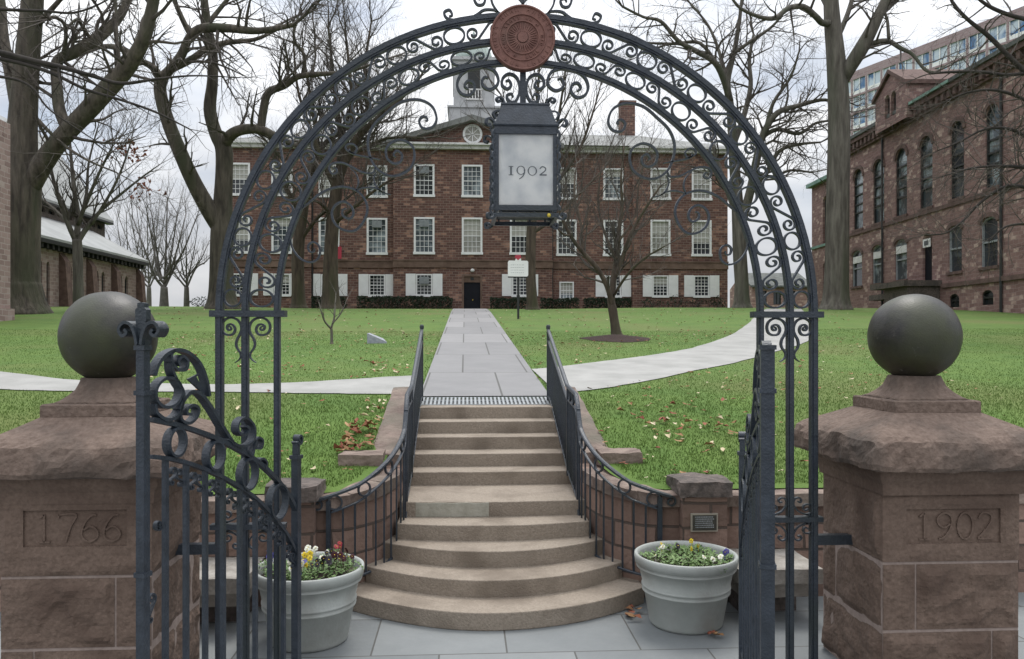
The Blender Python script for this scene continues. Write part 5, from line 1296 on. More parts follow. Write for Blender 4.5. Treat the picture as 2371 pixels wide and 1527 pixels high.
mb = MB(); mbox(mb, du0 + .3, du1 - .3, -.066, -.058, dz1 - .74, dz1 - .46); mb.build('notice_mark', M['ink'], geo)
mb = MB(); mbox(mb, du0 - 2.2, du1 + 1.1, -2.2, .0, dz0 - .35, dz0 - .02); mbox(mb, du0 - .9, du1 + .9, -1.9, -.02, 3.0, dz0 - .352); mbox(mb, du0 - 4.6, du0 - 2.2, -1.2, .0, dz0 - .9, dz0 - .55); mb.build('porch', M['darkcap'], geo)
mb = MB(); mbox(mb, -.02, UEND, -.10, .02, bel - .12, bel + .10); mbox(mb, du1 + 1.2, UEND, -.14, .02, wt - .12, wt + .12); mb.build('belt_course', M['geotrim'], geo)
mb = MB(); mbox(mb, -.2, UEND, -.25, .1, ctop - .55, ctop - .42); mbox(mb, -.35, UEND, -.50, .1, ctop + .002, ctop + .28)
u = .0
while u < UEND - 1: mbox(mb, u, u + .28, -.42, .02, ctop - .418, ctop); u += .62
mb.build('cornice', M['geotrim'], geo)
mb = MB(); mbox(mb, -.45, UEND, -.62, -.3, ctop + .284, ctop + .50); mb.build('gutter', M['darkroof'], geo)
mb = MB(); mb.add([mW(-.4, ctop + .3, -.5), mW(UEND, ctop + .3, -.5), mW(UEND - 4, ctop + 3.2, 7), mW(4, ctop + 3.2, 7), mW(-.4, ctop + .3, 16), mW(UEND, ctop + .3, 16)], [(0, 1, 2, 3), (3, 2, 5, 4), (0, 3, 4), (1, 5, 2)]); mb.build('roof', M['darkroof'], geo)
for px in (2046, 2322):
    u = wuv(px, 560)[0]; mb = MB(); mb.tube([mW(u, 3.2, -.10), mW(u, ctop, -.10)], .07, 8); mb.build('downspout', M['black'], geo)
# gabled dormer standing on the wall head
g0, g1 = wuv(2052, 290)[0], wuv(2126, 290)[0]; gm = (g0 + g1) / 2; gz0 = ctop - .42; gz1 = wuv(2090, 214)[1]; gpk = wuv(2090, 172)[1]
mb = MB(); gh = [(gm - .75, gm - .08, gz0 + .6, gz1 - .02, .33), (gm + .08, gm + .75, gz0 + .6, gz1 - .02, .33)]
wall_holes(mb, g0, g1, gz0, gz1, gh, lambda u, v, n_: mW(u, v, n_ - .72), .4)
mb.add([mW(g0, gz1, -.72), mW(g1, gz1, -.72), mW(gm, gpk, -.72)], [(0, 1, 2)])
for u in (g0, g1): mb.add([mW(u, gz0, -.72), mW(u, gz0, 5), mW(u, gz1, 5), mW(u, gz1, -.72)], [(0, 1, 2, 3)])
dm = mb.build('dormer', M['geo'], geo)
mb = MB(); mb.hexa([mW(g0 - .2, gz1 - .1, -.9), mW(gm, gpk + .1, -.9), mW(gm, gpk + .1, 6), mW(g0 - .2, gz1 - .1, 6), mW(g0 - .2, gz1 + .15, -.9), mW(gm, gpk + .35, -.9), mW(gm, gpk + .35, 6), mW(g0 - .2, gz1 + .15, 6)])
mb.hexa([mW(g1 + .2, gz1 - .1, -.9), mW(gm, gpk + .1, -.9), mW(gm, gpk + .1, 6), mW(g1 + .2, gz1 - .1, 6), mW(g1 + .2, gz1 + .15, -.9), mW(gm, gpk + .35, -.9), mW(gm, gpk + .35, 6), mW(g1 + .2, gz1 + .15, 6)]); mb.build('dormer_roof', M['geotrim'], dm)
for a, b, c, d, e in gh: mb = MB(); mb.add([mW(a, c, -.5), mW(b, c, -.5), mW(b, d, -.5), mW(a, d, -.5)], [(0, 1, 2, 3)]); mb.build('louvre', M['glassd'], dm)
# lower wing beyond the trunk
wg0, wg1 = wuv(1866, 500)[0], 0.0; wz = wuv(1890, 424)[1]
a0 = wuv(1891, 500)[0]; a1 = wuv(1905, 500)[0]; wh = [(a0, a1, wuv(1898, 563)[1], wuv(1898, 453)[1], .5), (a0, a1, wuv(1898, 690)[1], wuv(1898, 606)[1], .4)]
mb = MB(); wall_holes(mb, wg0, wg1, 2.8, wz, wh, lambda u, v, n_: mW(u, v, n_ + .5), .3); mb.add([mW(wg0, 2.8, .5), mW(wg0, 2.8, 12), mW(wg0, wz, 12), mW(wg0, wz, .5)], [(0, 1, 2, 3)]); mb.build('wing_wall', M['geo'], geo)
for a, b, c, d, e in wh:
    mb = MB(); mb.sweep([(a + .05, c), (a + .05, d - .1), (b - .05, d - .1), (b - .05, c)], .09, .08, lambda u, v, n_: mW(u, v, n_ + .7)); w_ = mb.build('window', M['black'], geo)
    mb = MB(); mb.add([mW(a, c, .76), mW(b, c, .76), mW(b, d, .76), mW(a, d, .76)], [(0, 1, 2, 3)]); mb.build('pane', M['glass'], w_)
mb = MB(); mbox(mb, g1 + .1, g1 + 4.5, -.66, -.56, ctop + .30, ctop + .46); mb.build('copper_flashing', M['copper'], geo)
mb = MB(); mbox(mb, wg0 - .3, wg1, .1, .6, wz, wz + .3); mbox(mb, wg0 - .1, wg1, .4, .52, bel - .1, bel + .1); mb.build('wing_cornice', M['copper'], geo)

# ================================================================ TOWER BLOCK FAR RIGHT
T0, T1 = Vector(PD(1940, 600, 132)), Vector(PD(2440, 600, 100)); T0.z = T1.z = 0; td = (T1 - T0).normalized(); tn = Vector((-td.y, td.x, 0)); tn = tn if tn.x > 0 else -tn; TLn = (T1 - T0).length + 20
tz = PD(1966, 176, 131)[2]
def mT(u, v, n_): p = T0 + td * u + tn * n_; return (p.x, p.y, v)
tw = thing('tower_block', (T0.x, T0.y, 0), 'pink brick apartment tower with blue windows, far behind the brownstone hall', 'building')
holes = []
nb = 19; bw_ = TLn / nb
for i in range(nb):
    for j in range(12):
        z1 = tz - 1.3 - j * 2.75; z0 = z1 - (2.45 if j < 5 else 1.4); m_ = .16 if j < 5 else 1.2
        holes.append((i * bw_ + m_, (i + 1) * bw_ - m_, z0, z1))
mb = MB(); wall_holes(mb, 0, TLn, -2, tz, holes, mT, .4); mb.add([mT(0, -2, 0), mT(0, -2, 20), mT(0, tz, 20), mT(0, tz, 0)], [(0, 1, 2, 3)]); mb.add([mT(0, tz, 0), mT(TLn, tz, 0), mT(TLn, tz, 20), mT(0, tz, 20)], [(0, 1, 2, 3)]); mb.build('wall', M['tower'], tw)
def tb(mb, u0, u1, n0, n1, v0, v1): mb.hexa([mT(u0, v0, n0), mT(u1, v0, n0), mT(u1, v0, n1), mT(u0, v0, n1), mT(u0, v1, n0), mT(u1, v1, n0), mT(u1, v1, n1), mT(u0, v1, n1)])
for u0, u1, z0, z1 in holes[:]:
    if z0 < 14: continue
    mb = MB(); ww = (u1 - u0)
    for t in ((0, .5, 1) if ww > 2 else (0, 1)): tb(mb, u0 + (ww - .14) * t, u0 + (ww - .14) * t + .14, .1, .2, z0, z1)
    tb(mb, u0 + .14, u1 - .14, .1, .2, z0, z0 + (.6 if ww > 2 else .12)); w_ = mb.build('window', M['white'], tw)
    mb = MB(); mb.add([mT(u0, z0, .25), mT(u1, z0, .25), mT(u1, z1, .25), mT(u0, z1, .25)], [(0, 1, 2, 3)]); mb.build('pane', M['blueglass'], w_)
a = TLn * .62; mb = MB(); tb(mb, a, a + 8, 3, 14, tz, tz + 3.2); tb(mb, a + 10, a + 26, 2, 16, tz, tz + 8); mb.build('penthouse', M['acunit'], tw)

# ================================================================ CHAPEL ON THE LEFT
CXX = -23.2
def cuv(px, py): p = PXP(px, py, CXX); return p[1], p[2]
chp = thing('stone_chapel', (CXX, 45, 3.5), 'low pinkish stone chapel with pale roofs on the left, behind the great oak', 'building')
yE = cuv(322, 640)[0]; yS = 24; eav = avg([cuv(83, 548)[1], cuv(322, 611)[1]])
lanc = []
for zx, zt_, zb in ((428, 650, 1040), (508, 665, 1045), (745, 720, 1050), (1025, 790, 920), (1090, 795, 930), (1275, 835, 930), (1335, 845, 940)):
    y0_ = cuv((zx + 17) / 4.56, 600)[0]; y1_ = cuv((zx - 17) / 4.56, 600)[0]; lanc.append((min(y0_, y1_), max(y0_, y1_)))
lz1c = cuv(508 / 4.56, 460 + 668 / 4.56)[1]; lz0c = lz1c - 2.35
hl = [(a, b, lz0c, lz1c, (b - a) * .8) for a, b in sorted(lanc)]
y_ = cuv(85, 600)[0] - 2.2
while y_ > 25: hl.append((y_ - .28, y_ + .28, lz0c, lz1c, .45)); y_ -= 2.0
mC = lambda u, v, n_: (CXX - n_, u, v)
mb = MB(); wall_holes(mb, yS, yE, 2.0, eav, hl, mC, .35); mb.add([(CXX, yE, 2), (CXX - 6, yE, 2), (CXX - 6, yE, eav + 3), (CXX, yE, eav)], [(0, 1, 2, 3)]); mb.build('aisle_wall', M['chapel'], chp)
for a, b, c, d, e in hl:
    mb = MB(); mb.sweep([(a + .05, c + .02), (a + .05, d - e * .7), ((a + b) / 2, d - .05), (b - .05, d - e * .7), (b - .05, c + .02)], .09, .08, lambda u, v, q: mC(u, v, q + .16)); w_ = mb.build('lancet_window', M['black'], chp)
    mb = MB(); mb.add([mC(a, c, .22), mC(b, c, .22), mC(b, d, .22), mC(a, d, .22)], [(0, 1, 2, 3)]); mb.build('pane', M['glassd'], w_)
for zx in (650, 935, 1195, 1455):
    y_ = cuv(zx / 4.56, 600)[0]; mb = MB(); mb.hexa([(CXX + .7, y_ - .3, 2), (CXX + .7, y_ + .3, 2), (CXX, y_ + .3, 2), (CXX, y_ - .3, 2), (CXX + .35, y_ - .3, eav - 1), (CXX + .35, y_ + .3, eav - 1), (CXX, y_ + .3, eav - .5), (CXX, y_ - .3, eav - .5)]); mb.build('buttress', M['geotrim'], chp)
cl0 = cuv(237, 560)[1]; CX2 = CXX - 3.4
yE2 = PXP(243, 540, CX2)[1]; zl0 = PXP(90, 505, CX2)[2]; zc1 = PXP(90, 466, CX2)[2]
mb = MB(); mb.hexa([(CXX + .5, yS, eav), (CXX + .5, yE + .5, eav), (CX2, yE + .5, zl0), (CX2, yS, zl0), (CXX + .5, yS, eav + .14), (CXX + .5, yE + .5, eav + .14), (CX2, yE + .5, zl0 + .14), (CX2, yS, zl0 + .14)]); ar = mb.build('aisle_roof', M['paleroof'], chp)
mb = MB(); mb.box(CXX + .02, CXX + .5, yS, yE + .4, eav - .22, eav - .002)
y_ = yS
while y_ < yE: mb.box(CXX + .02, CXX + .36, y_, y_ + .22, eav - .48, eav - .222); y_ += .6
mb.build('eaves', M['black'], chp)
hc = []; y_ = yS + .5
while y_ < yE2 - 1: hc.append((y_, y_ + .8, zl0 + .45, zc1 - .25, .3)); y_ += 1.15
mC2 = lambda u, v, n_: (CX2 - n_, u, v)
mb = MB(); wall_holes(mb, yS, yE2, zl0, zc1, hc, mC2, .2); mb.add([(CX2, yE2, zl0 - 2), (CX2 - 9, yE2, zl0 - 2), (CX2 - 9, yE2, zc1), (CX2 - 4.5, yE2, zc1 + 6), (CX2, yE2, zc1)], [(0, 1, 2, 3, 4)]); mb.build('clerestory', M['darkcap'], chp)
for a, b, c, d, e in hc:
    mb = MB(); mb.add([mC2(a, c, .15), mC2(b, c, .15), mC2(b, d, .15), mC2(a, d, .15)], [(0, 1, 2, 3)]); mb.build('clerestory_pane', M['glassd'], chp)
mb = MB(); mb.hexa([(CX2 + .45, yS, zc1), (CX2 + .45, yE2 + .4, zc1), (CX2 - 4.5, yE2 + .4, zc1 + 6.2), (CX2 - 4.5, yS, zc1 + 6.2), (CX2 + .45, yS, zc1 + .16), (CX2 + .45, yE2 + .4, zc1 + .16), (CX2 - 4.5, yE2 + .4, zc1 + 6.36), (CX2 - 4.5, yS, zc1 + 6.36)])
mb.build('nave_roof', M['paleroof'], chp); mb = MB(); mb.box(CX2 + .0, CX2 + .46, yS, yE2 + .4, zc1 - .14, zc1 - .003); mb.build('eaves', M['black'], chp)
# tower at its near end, only its edge in view
tx1 = PY(24, 500, 30.5)[0]
mb = MB(); mb.box(tx1 - 6, tx1, 25.5, 30.5, 1.5, PY(10, 262, 29)[2]); mb.box(tx1 - 6.1, tx1 + .1, 25.4, 30.6, 3.0, 3.5); mb.build('tower', M['chapel'], chp)

# house glimpsed through the gap beyond the right end of the hall
hx0, hx1 = PY(1742, 650, 92)[0], PY(1876, 650, 92)[0]; hz = PY(1800, 662, 92)[2]; hz0 = -3
hs = thing('house', ((hx0 + hx1) / 2, 92, hz0), 'small brown house glimpsed in the gap between the two halls', 'house')
hh_ = [(hx0 + .8 + i * 1.7, hx0 + 1.7 + i * 1.7, hz - 2.2, hz - .6) for i in range(3)]
mb = MB(); wall_holes(mb, hx0, hx1, hz0, hz, hh_, lambda u, v, n_: (u, 92 + n_, v), .2)
for x in (hx0, hx1): mb.add([(x, 92, hz0), (x, 100, hz0), (x, 100, hz), (x, 96, hz + 1.6), (x, 92, hz)], [(0, 1, 2, 3, 4)])
mb.build('wall', M['geo'], hs)
mb = MB(); mb.hexa([(hx0 - .3, 91.6, hz - .2), (hx1 + .3, 91.6, hz - .2), (hx1 + .3, 96, hz + 1.6), (hx0 - .3, 96, hz + 1.6), (hx0 - .3, 91.6, hz), (hx1 + .3, 91.6, hz), (hx1 + .3, 96, hz + 1.8), (hx0 - .3, 96, hz + 1.8)]); mb.build('roof', M['darkroof'], hs)
for a, b, c, d in hh_:
    mb = MB(); mb.sweep([(a + .04, c + .04), (b - .04, c + .04), (b - .04, d - .04), (a + .04, d - .04)], .08, .08, lambda u, v, n_: (u, 92.1 + n_, v), closed=True); mb.box((a + b) / 2 - .03, (a + b) / 2 + .03, 92.07, 92.13, c + .08, d - .08); w_ = mb.build('window', M['black'], hs)
    mb = MB(); mb.add([(a, 92.18, c), (b, 92.18, c), (b, 92.18, d), (a, 92.18, d)], [(0, 1, 2, 3)]); mb.build('pane', M['glass'], w_)
# ================================================================ TREES
class Tree:
    def __init__(s, seed): s.r = random.Random(seed); s.tr = MB(); s.cr = MB(); s.n = 0
    def limb(s, pts, sides=9, subdiv=4):
        """pts: (x, y, z, r) -> smooth tapered tube; returns the smoothed list"""
        q = catmull(pts, subdiv); s.tr.tube([p[:3] for p in q], [max(.004, p[3]) for p in q], sides); return q
    def twig(s, p, d, L_, r0, lev, gn, up):
        r = s.r; n = 4 if lev > 1 else 3; st = L_ / n; pts = [p]; rad = [r0]; q = p; dd_ = d
        for i in range(n):
            dd_ = (dd_ + Vector((r.gauss(0, gn), r.gauss(0, gn), r.gauss(0, gn * .8) + up))).normalized(); q = q + dd_ * st; pts.append(q); rad.append(r0 * (1 - .75 * (i + 1) / n))
        s.cr.tube(pts, rad, 5 if r0 > .05 else 4 if r0 > .022 else 3, False); s.n += 1
        if lev <= 0: return
        k = max(2, int(s.dens[lev] * L_ + r.random()))
        for _ in range(k):
            t = r.uniform(.18, 1.0); i = min(n - 1, int(t * n)); f_ = t * n - i; b = pts[i].lerp(pts[i + 1], f_); tg = (pts[i + 1] - pts[i]).normalized()
            side = tg.orthogonal().normalized(); a = r.uniform(0, 6.283); side = side * math.cos(a) + tg.cross(side) * math.sin(a)
            nd = (tg * r.uniform(.45, 1.0) + side * r.uniform(.5, 1.0) + Vector((0, 0, s.up))).normalized()
            s.twig(b, nd, L_ * r.uniform(.34, .62), max(s.rmin, (r0 * (1 - .7 * t)) * r.uniform(.45, .7)), lev - 1, gn, up)
    def grow(s, q, per_m, L0, lev, t0=.15, rscale=.55, gn=.22, flat=0):
        r = s.r
        tot = sum((Vector(a[:3]) - Vector(b[:3])).length for a, b in zip(q, q[1:])); k = int(per_m * tot + .5); m_ = len(q)
        for j in range(k):
            t = t0 + (1 - t0) * (j + r.random()) / k; x = t * (m_ - 1); i = min(m_ - 2, int(x)); a, b = Vector(q[i][:3]), Vector(q[i + 1][:3]); p = a.lerp(b, x - i); rr = q[i][3] + (q[i + 1][3] - q[i][3]) * (x - i); tg = (b - a).normalized()
            side = tg.orthogonal().normalized(); an = r.uniform(0, 6.283); side = side * math.cos(an) + tg.cross(side) * math.sin(an)
            nd = (tg * r.uniform(.2, .9) + side + Vector((0, 0, s.up * 1.5))).normalized()
            s.twig(p, nd, L0 * r.uniform(.55, 1.25), min(rr * rscale, L0 * .028), lev, gn, s.tw)
        e = Vector(q[-1][:3]); tg = (e - Vector(q[-3][:3])).normalized()
        for _ in range(2): s.twig(e, (tg + Vector((r.gauss(0, .3), r.gauss(0, .3), r.gauss(0, .3)))).normalized(), L0 * r.uniform(.8, 1.2), q[-1][3] * .8, lev, gn, s.tw)
def tree(name, label, base_px, Y, trunk, limbs, seed, bark='bark', dens=(0, 2.2, 2.0, 1.6), up=.12, tw=.02, L0=3.2, per_m=1.1, lev=2, gn=.2, rmin=.006, group='bare trees', foot=0, twbark='twig', base=None, trunk_twigs=0):
    """trunk and limbs: lists of (px, py, width_px, depth offset)"""
    T = Tree(seed); T.dens = dens; T.up = up; T.tw = tw; T.rmin = rmin
    if base is None: b = PY(base_px[0], base_px[1], Y)
    else: b = base
    zb = ter(b[0], Y)
    t = thing(name, (b[0], Y, zb), label, 'tree', group)
    def cv(L_): return [(*PY(e[0], e[1], Y + (e[3] if len(e) > 3 else 0)), e[2] / 2 * Y / F) for e in L_]
    tk = cv(trunk); x, y, z, r_ = tk[0]
    hz_ = tk[1][2] - zb; tk = [(x + (tk[1][0] - x) * h_ / max(hz_, .1), y, zb + h_, (r_ + (tk[1][3] - r_) * max(h_, 0) / max(hz_, .1)) * (1 + .38 * math.exp(-max(h_, 0) / (r_ * .6)))) for h_ in [q_ * min(1, hz_ / (r_ * 3)) for q_ in (-.25, 0, r_ * .4, r_ * .85, r_ * 1.4, r_ * 2.2)]] + tk[1:]
    q = T.limb(tk, 16)
    if trunk_twigs: T.grow(q, trunk_twigs, L0 * .7, max(1, lev - 1), .35)
    for lb in limbs:
        o = {}
        if isinstance(lb, tuple): lb, o = lb
        q = T.limb(cv(lb), 10)
        T.grow(q, o.get('per_m', per_m), o.get('L0', L0), o.get('lev', lev), o.get('t0', .15), .5, gn)
    T.tr.build('trunk', M[bark], t, True); T.cr.build('crown', M[twbark], t)
    return t, T
DEF = dict()
tree('oak_tree', 'huge dark oak at the left edge, forking low into a thick leaning limb', (48, 726), 36,
     [(48, 726, 96), (47, 640, 80), (50, 520, 76), (52, 430, 76), (50, 360, 66), (54, 260, 58), (64, 130, 50), (74, 20, 46), (84, -150, 38), (90, -330, 24)],
     [[(66, 440, 44), (100, 378, 44, -.3), (145, 318, 40, -.6), (205, 255, 40, -1), (262, 192, 40, -1.3), (300, 150, 34, -1.6), (333, 90, 28, -2), (352, 20, 24, -2.2), (372, -90, 18, -2.5), (390, -190, 10, -2.6)],
      [(158, 305, 26, -.6), (138, 255, 25, -.4), (132, 200, 23, 0), (131, 145, 22, .4), (165, 125, 26, .6), (210, 100, 26, 1), (250, 68, 24, 1.4), (282, 30, 20, 1.8), (302, -20, 16, 2), (330, -110, 8, 2.4)],
      [(44, 260, 34), (24, 170, 26, .6), (8, 90, 24, 1), (0, 0, 22, 1.4), (-20, -120, 14, 2)],
      [(140, 150, 10, .4), (152, 95, 9, 0), (148, 55, 7, -.5), (125, 40, 6, -1), (112, 45, 5, -1.2)],
      [(215, 100, 9, 1), (190, 60, 8, .5), (178, 45, 6, 0), (160, 60, 5, -.4)],
      [(260, 192, 12, -1.3), (275, 150, 9, -1), (270, 90, 8, -.6), (268, 20, 7, 0), (262, -60, 5, .4)],
      [(80, 270, 9), (140, 330, 7, -1), (200, 370, 5, -2), (270, 400, 3, -3)],
      [(85, 60, 14), (130, 10, 10, -1), (190, -60, 8, -2), (240, -120, 5, -3)]], 11, dens=(0, 2.4, 2.1, 1.4), L0=3.1, per_m=1.3)
tree('oak_tree', 'tall forked oak left of the hall, its mossy limb reaching over the roof', (515, 716), 45,
     [(515, 716, 60), (513, 620, 52), (514, 540, 50), (516, 470, 42), (519, 400, 38), (518, 345, 38), (500, 310, 30), (486, 255, 28), (492, 190, 24), (492, 120, 22), (480, 60, 20), (470, -20, 16), (455, -120, 10)],
     [[(512, 530, 40), (485, 488, 38, -.3), (450, 425, 34, -.8), (418, 355, 31, -1.2), (392, 290, 29, -1.5), (374, 230, 27, -1.6), (372, 190, 26, -1.6), (395, 160, 20, -1.8), (420, 128, 20, -2), (440, 85, 18, -2.2), (470, 66, 20, -2.4), (530, 66, 18, -2.8), (600, 72, 14, -3.2), (680, 58, 9, -3.6)],
      [(374, 185, 20, -1.6), (352, 155, 16, -1.4), (318, 138, 13, -1.2), (285, 115, 15, -1), (240, 108, 10, -.6), (200, 122, 6, 0)],
      [(398, 160, 16, -1.8), (440, 140, 15, -1.4), (475, 116, 13, -1), (520, 100, 12, -.4), (590, 92, 9, .2), (640, 70, 6, .6)],
      [(516, 345, 26), (530, 318, 26, -.4), (556, 302, 24, -.8), (600, 300, 20, -1.2), (640, 316, 15, -1.6), (690, 340, 9, -2)],
      [(604, 300, 18, -1.2), (610, 255, 18, -1.2), (622, 215, 17, -1.3), (660, 198, 15, -1.4), (690, 178, 13, -1.6), (740, 172, 11, -1.8), (800, 168, 8, -2), (860, 150, 5, -2.2)],
      [(440, 80, 12, -2.2), (420, 40, 11, -2.4), (400, -10, 9, -2.6), (380, -80, 6, -3)],
      [(478, 60, 12), (510, 20, 10, .6), (550, -30, 8, 1), (600, -100, 5, 1.4)],
      [(700, 178, 9, -1.6), (705, 130, 8, -1.8), (680, 90, 6, -2), (690, 40, 5, -2.2)]], 12, dens=(0, 2.1, 1.8, 1.5), L0=3.5, per_m=1.3)
tree('oak_tree', 'tall straight grey-brown trunk at right, forking high beside the brownstone hall', (1935, 700), 44,
     [(1935, 700, 58), (1938, 600, 54), (1940, 450, 52), (1943, 300, 50), (1940, 200, 47), (1934, 120, 42), (1928, 60, 38), (1924, 0, 34), (1918, -120, 24), (1915, -260, 12)],
     [[(1950, 185, 34), (1968, 155, 34, -.4), (1995, 112, 34, -.8), (2022, 62, 28, -1.1), (2045, 12, 22, -1.4), (2075, -60, 15, -1.8), (2110, -150, 8, -2.2)],
      [(1928, 52, 18), (1905, 54, 15, -.5), (1888, 38, 14, -1), (1860, 16, 13, -1.4), (1825, 20, 12, -1.8), (1795, 42, 11, -2.2), (1760, 40, 9, -2.4), (1715, 20, 7, -2.8), (1690, -10, 5, -3)],
      [(2008, 110, 14, -.8), (2030, 98, 12, -1.2), (2058, 96, 11, -1.6), (2085, 112, 10, -2), (2112, 126, 8, -2.4), (2142, 162, 7, -2.8), (2165, 168, 5, -3)],
      [(2058, 92, 8, -1.6), (2055, 50, 7, -1.4), (2050, 20, 6, -1.2), (2080, -20, 4, -1)],
      [(2030, 40, 14, -1.2), (2060, 15, 12, -1), (2095, -20, 9, -.6), (2140, -70, 6, 0)],
      [(1938, 90, 14, .4), (1960, 40, 12, .9), (1975, -10, 10, 1.3), (1990, -90, 6, 1.8)],
      [(1920, 30, 10), (1890, -30, 9, 1), (1850, -90, 6, 1.8)]], 13, bark='barkg', dens=(0, 1.8, 1.7, 1.2), L0=2.9, per_m=1.0)
tree('oak_tree', 'grey crooked tree at the right end of the hall, wide twisting crown', (1718, 719), 50,
     [(1718, 719, 36), (1717, 650, 32), (1713, 590, 32), (1710, 520, 30), (1706, 450, 26), (1700, 380, 24), (1696, 310, 22), (1690, 240, 18), (1684, 190, 15), (1700, 120, 12), (1712, 50, 9), (1720, -30, 5)],
     [[(1716, 520, 22), (1738, 440, 20, -.8), (1752, 370, 18, -1.4), (1768, 310, 16, -1.8), (1800, 262, 13, -2.2), (1850, 245, 10, -2.6), (1900, 232, 8, -3), (1935, 236, 5, -3.2)],
      [(1690, 235, 18), (1678, 190, 16, -.6), (1655, 145, 14, -1), (1610, 118, 12, -1.4), (1570, 95, 10, -1.8), (1530, 50, 8, -2.2), (1490, 40, 6, -2.6), (1440, 15, 5, -3)],
      [(1660, 150, 9, -1), (1620, 100, 8, -1), (1560, 102, 7, -.8), (1500, 100, 5, -.6)],
      [(1700, 330, 15), (1722, 270, 13, .6), (1738, 200, 11, 1), (1735, 140, 9, 1.4), (1745, 80, 6, 1.8)],
      [(1762, 320, 11, -1.6), (1800, 300, 10, -1.8), (1850, 310, 8, -2), (1890, 285, 6, -2.2), (1930, 280, 4, -2.4)],
      [(1735, 450, 12, -.8), (1775, 400, 11, -1.2), (1805, 350, 9, -1.6), (1850, 335, 7, -2), (1900, 330, 4, -2.4)],
      [(1684, 190, 9), (1665, 120, 8, .6), (1640, 60, 6, 1), (1600, 10, 5, 1.6)],
      [(1690, 130, 9), (1740, 95, 8, -.5), (1790, 60, 6, -1), (1820, 20, 4, -1.4)],
      [(1708, 500, 14, .5), (1690, 460, 12, 1), (1670, 400, 10, 1.5), (1650, 340, 7, 2)],
      [(1770, 310, 9, -1.8), (1790, 240, 8, -2), (1830, 180, 6, -2.2), (1850, 120, 4, -2.4)],
      [(1750, 400, 9, -1), (1790, 410, 8, -1), (1830, 395, 6, -1), (1880, 400, 4, -1)]], 14, bark='barkg', dens=(0, 2.6, 2.3, 1.4), L0=3.0, per_m=1.9, gn=.27)
tree('maple_tree', 'brown crooked tree before the left wing of the hall', (692, 719), 52,
     [(692, 719, 32), (690, 650, 29), (690, 580, 28), (700, 500, 24), (712, 430, 20), (722, 380, 18)],
     [[(716, 420, 15), (735, 350, 12, -.4), (728, 280, 9, -.8), (715, 200, 6, -1), (700, 110, 4, -1.2)], [(720, 385, 13), (755, 330, 11, .6), (800, 300, 9, 1), (850, 250, 6, 1.4), (880, 180, 4, 1.6)], [(700, 500, 13), (660, 430, 11, -.6), (640, 360, 8, -1), (610, 290, 5, -1.4)], [(693, 560, 10), (740, 500, 8, -.6), (790, 470, 6, -1), (850, 420, 4, -1.4)]], 15, bark='barkb', dens=(0, 2.3, 2.0, 1.5), L0=3.0, per_m=1.9, up=.3, tw=.06)
tree('maple_tree', 'mossy brown trunk between shutters left of the longest hedge, dense upright crown', (766, 712), 51,
     [(766, 712, 42), (765, 650, 36), (766, 590, 32), (770, 520, 30), (778, 450, 28), (785, 400, 26)],
     [[(782, 420, 22), (805, 360, 20, -.3), (828, 318, 16, -.6), (868, 280, 12, -1), (915, 240, 9, -1.2), (960, 200, 6, -1.4)], [(785, 400, 17), (790, 330, 14, .4), (780, 250, 11, .8), (770, 160, 8, 1), (760, 60, 5, 1.2)], [(786, 395, 15), (830, 330, 11, 1), (850, 250, 9, 1.3), (845, 150, 6, 1.6), (860, 50, 4, 1.8)],
      [(778, 440, 14), (750, 380, 11, -.6), (720, 300, 8, -1), (690, 210, 6, -1.3), (680, 110, 4, -1.4)], [(805, 360, 10, -.3), (850, 340, 8, -.8), (900, 320, 6, -1.2), (980, 320, 4, -1.6)], [(772, 520, 10), (820, 480, 8, -1), (870, 440, 6, -1.4), (930, 400, 4, -1.8)], [(790, 380, 11), (815, 270, 9, -1), (810, 170, 7, -1.2), (800, 80, 5, -1.4)], [(770, 500, 9), (740, 470, 7, -1), (700, 450, 5, -1.4), (650, 400, 3, -2)]], 16, bark='barkb', dens=(0, 2.9, 2.5, 1.8), L0=3.4, per_m=2.5, up=.35, tw=.08)
tree('maple_tree', 'slender brown tree behind the lantern, right of the white sign', (1233, 714), 48,
     [(1233, 714, 26), (1229, 640, 23), (1229, 570, 23), (1232, 500, 22), (1236, 430, 18), (1240, 370, 14)],
     [[(1232, 500, 15), (1215, 440, 12, -.4), (1190, 370, 9, -.8), (1170, 290, 6, -1), (1160, 220, 4, -1.2)], [(1236, 440, 14), (1262, 380, 11, .4), (1285, 310, 8, .8), (1300, 230, 6, 1), (1310, 150, 3, 1.2)], [(1240, 370, 13), (1246, 300, 9, -.4), (1245, 220, 6, -.6), (1250, 140, 4, -.8)], [(1234, 470, 12), (1290, 420, 10, .8), (1340, 350, 7, 1.2), (1370, 270, 5, 1.5), (1390, 200, 3, 1.8)], [(1232, 540, 10), (1290, 500, 8, 1), (1340, 450, 6, 1.3), (1400, 390, 4, 1.6)]], 17, bark='barkb', dens=(0, 2.5, 2.2, 1.7), L0=3.0, per_m=2.2, up=.5, tw=.10)
g = G(1426, 780)
